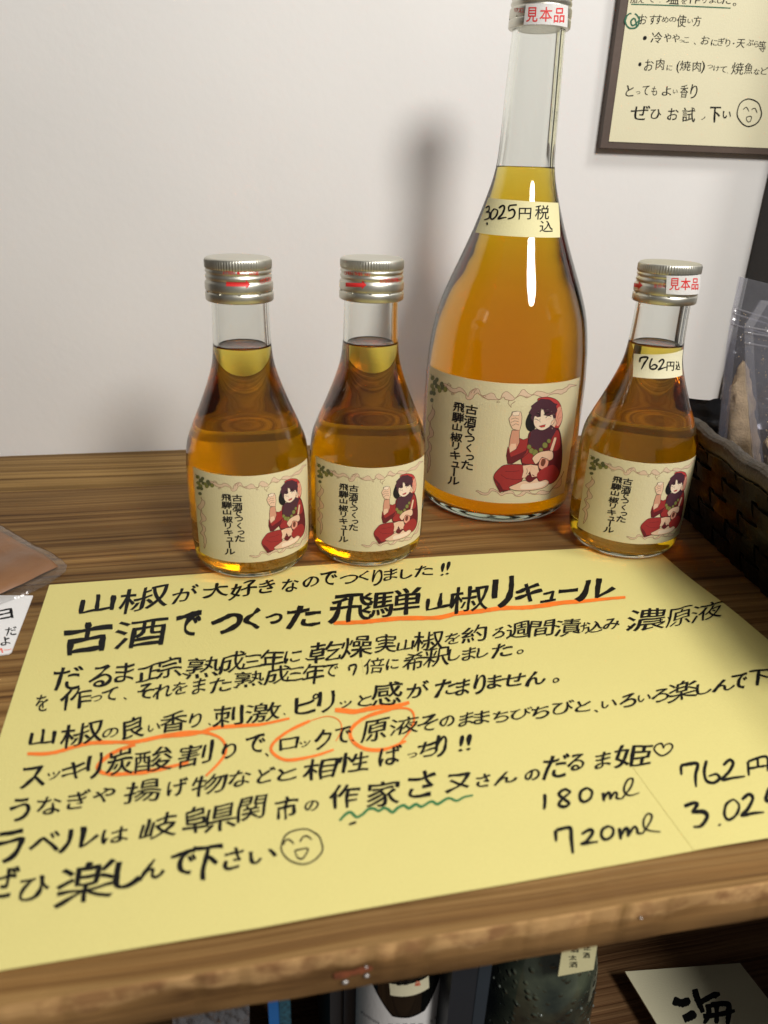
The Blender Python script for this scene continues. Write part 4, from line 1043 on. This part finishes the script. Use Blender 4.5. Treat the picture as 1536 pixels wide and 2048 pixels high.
for q_, w_ in (([(1322,945),(1350,925),(1372,962)],8),([(1395,945),(1425,935),(1442,975)],8),([(1352,1010),(1392,1005),(1385,1045),(1365,1052),(1350,1030),(1352,1010)],8),
) : wk.stroke(q_, w_, lift=0.1, taper=0.3, step=6)
wk.build('pen_drawing', M['ink'], sign)
gk = Ink(on_card, C5)
gk.stroke([(355,36),(780,50),(1215,70)], 10, lift=0.1, step=10, taper=0.1)
gk.stroke(ring(365, 180, 60, 66, -1.2, 4.6), 15, lift=0.1, taper=0.2, step=8)
gk.stroke([(395,240),(402,215),(385,160),(355,180),(360,215),(385,215),(425,170),(425,140)], 14, lift=0.12, taper=0.2, step=8)
gk.build('green_pen_mark', simple('green_pen', (0.01, 0.12, 0.06), 0.5), sign)

# ================================================================== woven basket with pouches
bk = tag(empty('woven_basket'), 'dark woven bamboo basket at the right end of the shelf', 'basket')
# inner corners at floor and rim: far-left, near-left, far-right, near-right
def bl(y, t): # left wall x at depth y, t 0 floor .. 1 rim
    base_ = 240+(y-319)*0.11; rim = 222+(y-318)*0.12
    return base_*(1-t)+rim*t
def left_pt(y, t, off=0.0): return Vector((bl(y, t)-off, y+(345-y)*0.0+(6*t if y > 330 else 0), 1+59*t))
Y0, Y1 = 150.0, 343.0
def strip(P, wd, thick, up, name='weaver_strip'):
    """ribbon along points P; up = width direction, thickness outwards"""
    vs = []; fs = []
    for i, p in enumerate(P):
        t = (P[min(i+1, len(P)-1)]-P[max(0, i-1)]).normalized()
        u = up if isinstance(up, Vector) else up[i]
        nrm = t.cross(u).normalized()
        for a_, b2_ in ((-1, -1), (1, -1), (1, 1), (-1, 1)): vs.append(p+u*(wd/2*a_)+nrm*(thick/2*b2_))
        if i:
            for k in range(4): fs.append(((i-1)*4+k, (i-1)*4+(k+1) % 4, i*4+(k+1) % 4, i*4+k))
    fs += [(3, 2, 1, 0), tuple(len(P)*4-4+k for k in range(4))]
    return mkobj(name, vs, fs, M['bronze'], bk)
random.seed(3)
ns = 14; dy = (Y1-Y0)/ns; rows = 5
upz = Vector((-0.29, 0, 0.957))
for i in range(ns):
    y = Y0+dy*(i+0.5)
    P = []
    for k in range(21):
        t = k/20*0.97; w = math.sin(t*rows*math.pi)*(1 if i % 2 else -1)
        p = left_pt(y, t); P.append(Vector((p.x-0.9*w, y, p.z)))
    strip(P, dy*0.62, 0.7, Vector((0, 1, 0)))
for r_i in range(rows):
    t = (r_i+0.5)/rows*0.94; P = []
    for k in range(ns*4+1):
        y = Y0+(Y1-Y0)*k/(ns*4); w = math.cos((k/4-0.5)*math.pi)*(1 if r_i % 2 else -1)
        p = left_pt(y, t); P.append(Vector((p.x+0.9*w, y, p.z)))
    strip(P, 9.5, 0.7, upz)
# far side
for i in range(9):
    x = 232+i*13
    strip([Vector((x+(4*(1-t)), 343+4*t+0.8*math.sin(t*rows*math.pi)*(1 if i % 2 else -1), 1+59*t)) for t in [k/16 for k in range(17)]], 8.5, 0.7, Vector((1, 0, 0)))
for r_i in range(rows):
    t = (r_i+0.5)/rows*0.94
    strip([Vector((bl(343, t)+k*3.3, 343+4*t-0.8*math.cos((k*3.3/13)*math.pi)*(1 if r_i % 2 else -1), 1+59*t)) for k in range(38)], 9.5, 0.7, Vector((0, 0.06, 1)))
# lining so that no light leaks between the strips
MB().add([(bl(Y0, 0)+2.2, Y0, 1), (bl(Y1, 0)+2.2, Y1, 1), (bl(Y1, .95)+2.2, Y1+4, 57), (bl(Y0, .95)+2.2, Y0, 57), (352, Y1, 1), (352, Y1+4, 57), (352, Y0, 1)],
         [(0, 1, 2, 3), (1, 4, 5, 2), (0, 6, 4, 1)]).build('lining', M['blackfilm'], bk)
# wrapped rim: core tube with diagonal binding strips
rimP = [Vector((bl(Y0+(Y1-Y0)*k/30, 1), Y0+(Y1-Y0)*k/30, 60.5+0.8*math.sin(k*1.3))) for k in range(31)]
rimP += [Vector((bl(Y1, 1)+2+k*6, Y1+4.5, 61+0.6*math.sin(k))) for k in range(22)]
def tube(P, rads, seg, up=Vector((0, 0, 1)), squash=1.0):
    vs = []; fs = []
    for i, p in enumerate(P):
        t = (P[min(i+1, len(P)-1)]-P[max(0, i-1)]).normalized(); s_ = t.cross(up).normalized(); u_ = s_.cross(t)
        r = rads[i] if isinstance(rads, list) else rads
        for k in range(seg):
            a_ = k*math.tau/seg; vs.append(p+s_*r*math.cos(a_)*squash+u_*r*math.sin(a_))
    for i in range(len(P)-1):
        for k in range(seg): fs.append((i*seg+k, i*seg+(k+1) % seg, (i+1)*seg+(k+1) % seg, (i+1)*seg+k))
    fs += [tuple(reversed(range(seg))), tuple((len(P)-1)*seg+k for k in range(seg))]
    return vs, fs
rimo = mkobj('rim', *tube(rimP, 4.3, 14, squash=0.8), M['rim'], bk, smooth=True)
nb = 60; cnt = 0
def along(P, s_):
    L_ = 0
    for a_, b2_ in zip(P, P[1:]):
        d = (b2_-a_).length
        if L_+d >= s_: return a_.lerp(b2_, (s_-L_)/d), (b2_-a_).normalized()
        L_ += d
    return P[-1], (P[-1]-P[-2]).normalized()
s_pos = 2.0
while s_pos < 195:
    wdt = 5.6+random.random()*1.6; vs = []; fs = []; r = 4.75+random.random()*0.35
    for i in range(15):
        a_ = -0.9+i*5.0/14*0.98
        for e in (0, 1):
            p, t = along(rimP, s_pos+e*wdt*0.94+2.8*i/14)
            sd = t.cross(Vector((0, 0, 1))).normalized(); rr = r+(0.3 if e else 0)
            vs.append(p+(-sd)*rr*0.85*math.cos(a_+math.pi/2)+Vector((0, 0, 1))*rr*math.sin(a_+math.pi/2))
        if i: fs.append((2*i-2, 2*i-1, 2*i+1, 2*i))
    o = mkobj('rim_binding', vs, fs, M['rim'], rimo)
    s_pos += wdt+0.25
# crumpled black film lining above the far rim
cf = MB(); nx, nz = 40, 10; vs = []
for j in range(nz+1):
    for i in range(nx+1):
        x = 224+i*3.0; z = 52+j*1.6
        n1 = noise.noise(Vector((x*0.09, z*0.2, 1))); n2 = noise.noise(Vector((x*0.2, z*0.25, 6)))
        vs.append((x, 338+3*n1+1.8*n2+j*0.5, z+2.2*n1*j/nz))
cf.add(vs, [(j*(nx+1)+i, j*(nx+1)+i+1, (j+1)*(nx+1)+i+1, (j+1)*(nx+1)+i) for j in range(nz) for i in range(nx)])
tag(cf.build('plastic_liner', M['blackfilm'], None, smooth=True), 'crumpled black plastic film lining the back of the woven basket', 'liner')

def pouch(label, Y, lft, rgt, zbot, bulge, fill, seed, lean=0.0):
    """stand-up zip pouch; lft/rgt picture outlines from top to bottom (planes at depth Y leaning back)"""
    root = tag(empty('zip_pouch'), label, 'pouch', 'clear zip pouches in the basket')
    n, mrow = 40, 80
    def pt(poly, t):
        k = t*(len(poly)-1); i = min(int(k), len(poly)-2); f = k-i
        return (poly[i][0]*(1-f)+poly[i+1][0]*f, poly[i][1]*(1-f)+poly[i+1][1]*f)
    rowsP = []
    for j in range(mrow+1):
        t = j/mrow
        rowsP.append((on_y(pt(lft, t), Y+lean*(1-t)), on_y(pt(rgt, t), Y+lean*(1-t))))
    def surf(side, grow=0.0, t0=0.0):
        vs = []
        for j in range(mrow+1):
            t = j/mrow; A_, B_ = rowsP[j]
            for i in range(n+1):
                u = i/n; p = A_.lerp(B_, u)
                d = bulge*min(1, max(0, (t-0.12)/0.6))**1.2*(math.sin(math.pi*u)**0.7)
                d += 1.1*noise.noise(Vector((p.x*0.08, p.z*0.08, seed)))+0.7*abs(noise.noise(Vector((p.x*0.22, p.z*0.12, seed))))+0.35*noise.noise(Vector((p.x*0.6, p.z*0.5, seed)))
                if 0.2 < t < 0.235 or 0.26 < t < 0.285: d += 0.5
                vs.append(Vector((p.x, p.y-side*(d+0.15), p.z)))
        return vs
    fs = [(j*(n+1)+i, (j+1)*(n+1)+i, (j+1)*(n+1)+i+1, j*(n+1)+i+1) for j in range(mrow) for i in range(n)]
    mkobj('front_film', surf(1), fs, M['film'], root, smooth=True)
    mkobj('back_film', surf(-1), [tuple(reversed(f)) for f in fs], M['film'], root, smooth=True)
    # sealed side edge and the zip ridges
    vs = []; fe = []
    for j in range(mrow+1):
        A_, B_ = rowsP[j]; d = (B_-A_).normalized()
        vs += [A_+Vector((0, -0.5, 0)), A_+d*4.2+Vector((0, -0.9-bulge*0.15*j/mrow, 0))]
        if j: fe.append((2*j-2, 2*j-1, 2*j+1, 2*j))
    mkobj('side_seal', vs, fe, M['film_hazy'], root, smooth=True)
    for t in (0.205, 0.235, 0.275):
        A_, B_ = rowsP[int(t*mrow)]
        mkobj('zip_ridge', *tube([A_.lerp(B_, k/12)+Vector((0, -1.2, -t*10+2)) for k in range(13)], 0.45, 8), M['film_hazy'], root, smooth=True)
    # the contents: a lumpy wedge between the films
    vs = []; fc2 = []; nn = 26; mr = 30
    for j in range(mr+1):
        t = fill[0]+(0.99-fill[0])*j/mr
        A_, B_ = rowsP[min(mrow, int(t*mrow))]
        k = (j/mr)**0.5
        uc = fill[1]
        for i in range(nn):
            a_ = i*math.tau/nn
            hw = (0.02+fill[2]*k)*(1+0.45*noise.noise(Vector((j*0.3, i*0.5, seed))))
            u = uc+math.cos(a_)*hw; u = min(0.97, max(fill[3], u))
            p = A_.lerp(B_, u); dd = bulge*min(1, max(0, (t-0.12)/0.6))*0.8*k
            vs.append(Vector((p.x, p.y-math.sin(a_)*dd*(math.sin(math.pi*min(1, max(0, u)))**0.5), p.z+1.4*noise.noise(Vector((j*0.35, i*0.6, seed))))))
        if j:
            for i in range(nn): fc2.append(((j-1)*nn+i, (j-1)*nn+(i+1) % nn, j*nn+(i+1) % nn, j*nn+i))
    fc2.append(tuple(reversed(range(nn))))
    tag(mkobj('flake_contents', vs, fc2, M['flakes'], root, smooth=True), kind=None)
    # loose crumbs stuck to the film
    cr = MB(); random.seed(seed)
    for _ in range(60):
        t = random.uniform(max(0.1, fill[0]-0.25), fill[0]+0.1); A_, B_ = rowsP[int(t*mrow)]
        p = A_.lerp(B_, random.uniform(0.15, 0.9)); p = p+Vector((0, 0.3-bulge*0.3*t, random.uniform(-1, 1))); r = random.uniform(0.15, 0.4)
        cr.add([p+Vector((r, 0, 0)), p+Vector((-r, 0, 0)), p+Vector((0, r, 0)), p+Vector((0, -r, 0)), p+Vector((0, 0, r)), p+Vector((0, 0, -r))],
               [(0,2,4),(2,1,4),(1,3,4),(3,0,4),(2,0,5),(1,2,5),(3,1,5),(0,3,5)])
    tag(cr.build('crumbs', M['flakes'], root), kind='stuff')
    return root
pouch('clear zip pouch of tan flakes, the further left one in the basket', 318, [(1479, 553), (1465, 615), (1453, 690), (1444, 780), (1436, 870), (1430, 990)], [(1545, 569), (1548, 640), (1550, 720), (1552, 800), (1552, 900), (1552, 1010)], 8, 9, (0.46, 0.36, 0.34, 0.14), 5, lean=12)
pouch('clear zip pouch of pale flakes, the nearer right one in the basket', 292, [(1520, 600), (1487, 652), (1490, 730), (1497, 830), (1508, 930), (1520, 1040)], [(1640, 610), (1650, 680), (1650, 760), (1655, 850), (1660, 950), (1660, 1060)], 8, 9, (0.60, 0.42, 0.4, 0.16), 9, lean=10)

# ================================================================== flat pouch of brown paste and a price card at the left
pp = tag(empty('paste_pouch'), 'flat clear plastic pouch of brown paste lying at the left edge', 'pouch')
outl = [(-120, 1000), (0, 1050), (60, 1084), (112, 1112), (134, 1126), (131, 1139), (96, 1165), (50, 1187), (0, 1205), (-120, 1250)]
inl = [(-110, 1010), (0, 1062), (56, 1093), (100, 1117), (116, 1129), (80, 1146), (40, 1166), (0, 1183), (-110, 1230)]
def pillow(name, pts, z0, hgt, m_, parent, inset=0.0, seed=1):
    P = [on_z(p, z0+1) for p in pts]; cx = sum((p for p in P), Vector())/len(P)
    vs = []; fs = []; rings = 12; Q = []
    for i in range(len(P)):
        for k in range(6): Q.append(P[i].lerp(P[(i+1) % len(P)], k/6))
    n = len(Q)
    for s_ in (1, -1):
        for r_i in range(rings):
            f = 1-r_i/rings
            for q in Q:
                p = cx.lerp(q, f); e = math.sqrt(max(0, 1-f**4))
                vs.append(Vector((p.x, p.y, z0+(hgt*e*(1+0.25*noise.noise(Vector((p.x*0.05, p.y*0.05, seed)))) if s_ > 0 else -0.2*e)+0.25*noise.noise(Vector((p.x*0.2, p.y*0.2, seed))))))
        vs.append(Vector((cx.x, cx.y, z0+(hgt if s_ > 0 else -0.2))))
    K2 = n*rings+1
    for s_, o_ in ((1, 0), (-1, K2)):
        for r_i in range(rings-1):
            for i in range(n):
                f = (o_+r_i*n+i, o_+r_i*n+(i+1) % n, o_+(r_i+1)*n+(i+1) % n, o_+(r_i+1)*n+i); fs.append(f if s_ < 0 else tuple(reversed(f)))
        for i in range(n):
            f = (o_+(rings-1)*n+i, o_+(rings-1)*n+(i+1) % n, o_+K2-1); fs.append(f if s_ < 0 else tuple(reversed(f)))
    return mkobj(name, vs, fs, m_, parent, smooth=True)
pillow('paste', inl, 1.4, 4.2, M['paste'], pp)
pillow('pouch_film', outl, 1.0, 5.2, M['film_clear'], pp, seed=1)
pc = tag(empty('price_card'), 'white price card with black lettering tucked below the pouch at the left', 'card')
def flat_card(name, pxs, z, th, m_, parent):
    P = [on_z(p, z) for p in pxs]; n = len(P)
    vs = [(p.x, p.y, z) for p in P]+[(p.x, p.y, z-th) for p in P]
    fs = [tuple(range(n)), tuple(reversed(range(n, 2*n)))]+[(i, i+n, (i+1) % n+n, (i+1) % n) for i in range(n)]
    return mkobj(name, vs, fs, m_, parent)
flat_card('card', [(66, 1191), (23, 1303), (17, 1307), (-90, 1322), (-60, 1190)][::-1], 0.75, 0.5, M['white'], pc)
CL = crop(3.84, 0, 860)
onc = lambda x, y, l: on_z((x, y), 0.75+l)
writing('card_lettering', [('ヨ',35,1415,110,70),('だ',85,1545,80,60),('よ',40,1620,66,60)], CL, parent=pc, fn=onc, rise=0.15, slant=-0.15, bold=lambda w, h: 0.03*min(w, h), wob=0.03, lift=0.08)
k = Ink(onc, CL); k.stroke([(30, 1690), (60, 1688), (90, 1680)], 4, lift=0.08); k.stroke([(-10, 1698), (10, 1680), (20, 1712)], 12, lift=0.08); k.build('red_mark', simple('red_pen', (0.8, 0.12, 0.06), 0.5), pc)

# ================================================================== things on the lower shelf
LZ = -200.0
wb = tag(empty('dark_bottle', (46.8, 172, LZ)), 'black glass bottle with a large white paper label, below the shelf', 'bottle')
r = 15.8
pr = smoothprof([(r*0.8, 0), (r, 3), (r, 60), (r, 128), (r*0.93, 142), (r*0.7, 158), (r*0.4, 170)], 6)
vs, fs = lathe(pr, 64); mkobj('glass_body', vs, fs, M['darkglass'], wb, smooth=True)
rfw = lambda z: prof_r(pr, z) if z is not None else r
lab = MB(); n = 60; vs = []; fs = []
def topz(t):
    a = abs(math.degrees(t)); 
    return 103+(a*0.03 if a < 22 else 0.7+(a-22)*0.42 if a < 60 else 16.6+(a-60)*0.75)
for i in range(n+1):
    t = math.radians(-108+216*i/n)
    for q in range(6):
        z = 20+(topz(t)-20)*q/5; rr = rfw(z)+0.25; vs.append((rr*math.sin(t), -rr*math.cos(t), z))
    if i:
        for q in range(5): a_ = (i-1)*6+q; fs.append((a_, a_+6, a_+7, a_+1))
wl = mkobj('paper_label', vs, fs, M['white'], wb, smooth=True)
PW = (46.8, 172, LZ)
grey = simple('grey_print', (0.12, 0.12, 0.13), 0.6)
CB = crop(3.072, 700, 1820)
def small_print(name, words, tr, pos, rf, parent, m_, w=7, h=9, wob=0.1):
    k = Ink(lambda x, y, l: Vector((*hit((x, y), pos, rf), l)), tr)
    for txt, xa, ya, xb, yb, w_, h_ in words:
        for it in spread(txt, xa, ya, xb, yb, w_, h_): k.ch(*it[:5], lift=0.0, wob=wob)
    return wrap_mesh(name, k.mb, rf, parent, [m_], off=0.42)
small_print('label_print', [('MINOKUNI', 78, 628, 180, 690, 12, 16), ('純米吟醸酒', 250, 698, 430, 696, 30, 16), ('岐阜県', 495, 678, 545, 640, 16, 18)], CB, PW, rfw, wl, grey)
wt = quadwrap('price_tag', [CB(244, 445), CB(478, 400), CB(482, 470), CB(250, 515)], PW, rfw, M['cream'], wb, off=0.35)
wrapwrite('tag_lettering', [('正', 305, 440, 26, 26), ('酒', 340, 438, 30, 26)], [], CB, PW, rfw, 0.6, M['ink'], wt, bold=1.5)
wrapwrite('tag_seal', [('品', 413, 442, 30, 28)], [], CB, PW, rfw, 0.6, simple('seal_red', (0.7, 0.12, 0.05), 0.6), wt, bold=2)

gb = tag(empty('bubbly_bottle', (103.5, 172, LZ)), 'dark green bubbly glass bottle with a cream tag, below the shelf', 'bottle')
pr2 = smoothprof([(8, 0), (13, 1), (15.5, 8), (18, 25), (20.5, 45), (21.6, 62), (21.6, 85), (20, 105), (15, 125), (8, 145)], 6)
vs, fs = lathe(pr2, 64); mkobj('glass_body', vs, fs, M['bubbly'], gb, smooth=True)
bb = MB(); random.seed(8)
for _ in range(90):
    t = random.uniform(-1.5, 1.5); z = random.uniform(5, 100); rr = prof_r(pr2, z)-0.15; q = random.uniform(0.3, 0.75)
    c_ = Vector((rr*math.sin(t), -rr*math.cos(t), z)); vs, fs = lathe([(0.01, -q), (q*0.8, -q*0.6), (q, 0), (q*0.8, q*0.6), (0.01, q)], 8)
    bb.add([c_+Vector(v) for v in vs], fs)
tag(bb.build('bubbles', simple('bubble_glass', (0.15, 0.17, 0.15), 0.08, spec=0.9), gb, smooth=True), kind='stuff')
PG = (103.5, 172, LZ); rfg = lambda z: prof_r(pr2, z) if z is not None else 20
CG = crop(2.667, 960, 1650)
gt = flat = None
P = [on_y(CG(x, y), 149.5) for x, y in ((440, 655), (628, 628), (606, 772), (416, 808))]
vs = [(p.x-103.5, p.y-172, p.z-LZ) for p in P]; vs += [(x, y+0.4, z) for x, y, z in vs]
gt = mkobj('hang_tag', vs, [(0, 3, 2, 1), (4, 5, 6, 7), (0, 1, 5, 4), (1, 2, 6, 5), (2, 3, 7, 6), (3, 0, 4, 7)], M['tagyellow'], gb)
k = Ink(lambda x, y, l: on_y((x, y), 149.5-l)-Vector((103.5, 172, LZ)), CG)
for it in (('酒', 505, 668, 44, 24), ('正', 572, 655, 40, 24), ('太', 495, 708, 40, 26), ('酒', 568, 695, 36, 30), ('酒', 498, 745, 44, 30)): k.ch(*it, lift=0.1, bold=1, wob=0.03)
k.build('tag_lettering', M['ink'], gb)

bx = tag(empty('navy_box'), 'dark navy box standing between the two bottles below the shelf', 'box')
def upright(px0, px1, y, dep, z1, m_, name, parent, zt=-30):
    a_ = on_y((px0, 1990), y); c2 = on_y((px1, 1990), y)
    return MB().box((a_.x, y, LZ), (c2.x, y+dep, zt)).build(name, m_, parent)
upright(900, 950, 150, 70, 0, M['navy'], 'box_body', bx)
upright(951.5, 976, 152, 64, 0, simple('navy_cloth', (0.02, 0.03, 0.042), 0.7, bump=0.3), 'box_flap', bx)
bx2 = tag(empty('grey_box'), 'dark grey box behind the white labelled bottle on its left side', 'box')
upright(660, 686, 178, 60, 0, simple('charcoal', (0.02, 0.021, 0.024), 0.6), 'box_body', bx2)
upright(688, 716, 176, 60, 0, M['navy'], 'box_flap', bx2)
bx3 = tag(empty('blue_box'), 'narrow bright blue box with a speckled teal side below the shelf', 'box')
upright(535, 556, 150, 60, 0, M['blue'], 'box_body', bx3)
upright(557, 580, 151, 60, 0, M['teal'], 'box_side', bx3)
# crinkled clear bag below the shelf, left
cb = MB(); vs = []
for j in range(25):
    for i in range(33):
        p = on_y((345+i*4.8, 2000+j*5), 152); q = Vector((p.x*0.35, p.z*0.35, 2))
        vs.append((p.x, 152+2.5*noise.noise(q)+1.5*noise.noise(q*3), p.z+noise.noise(q*2)))
cb.add(vs, [(j*33+i, (j+1)*33+i, (j+1)*33+i+1, j*33+i+1) for j in range(24) for i in range(32)])
tag(cb.build('clear_bag', M['film_hazy'], None, smooth=True), 'crinkled clear plastic bag hanging in the dark left of the blue box', 'bag')

lc = tag(empty('name_card'), 'cream card with bold black brush lettering on the lower shelf', 'card')
cz = LZ+14
flat_card('card', [(1250, 1943), (1480, 1926), (1640, 2130), (1400, 2190)][::-1], cz, 0.8, M['cream'], lc)
onl = lambda x, y, l: on_z((x, y), cz+l)
k = Ink(onl, CG)
for pts, w_ in (([(1030, 935), (1080, 950), (1120, 930)], 46), ([(1085, 1035), (1120, 1020), (1150, 1000)], 50), ([(1145, 875), (1160, 930), (1190, 1000)], 34),
                ([(1170, 950), (1230, 915), (1280, 900)], 34), ([(1215, 955), (1220, 1010), (1195, 1060)], 30), ([(1230, 960), (1320, 955), (1325, 1010), (1320, 1070)], 32), ([(1190, 1020), (1280, 1010), (1360, 990)], 28), ([(1262, 960), (1262, 1060)], 26)):
    k.stroke(pts, w_, lift=0.1)
k.build('brush_lettering', M['ink'], lc)
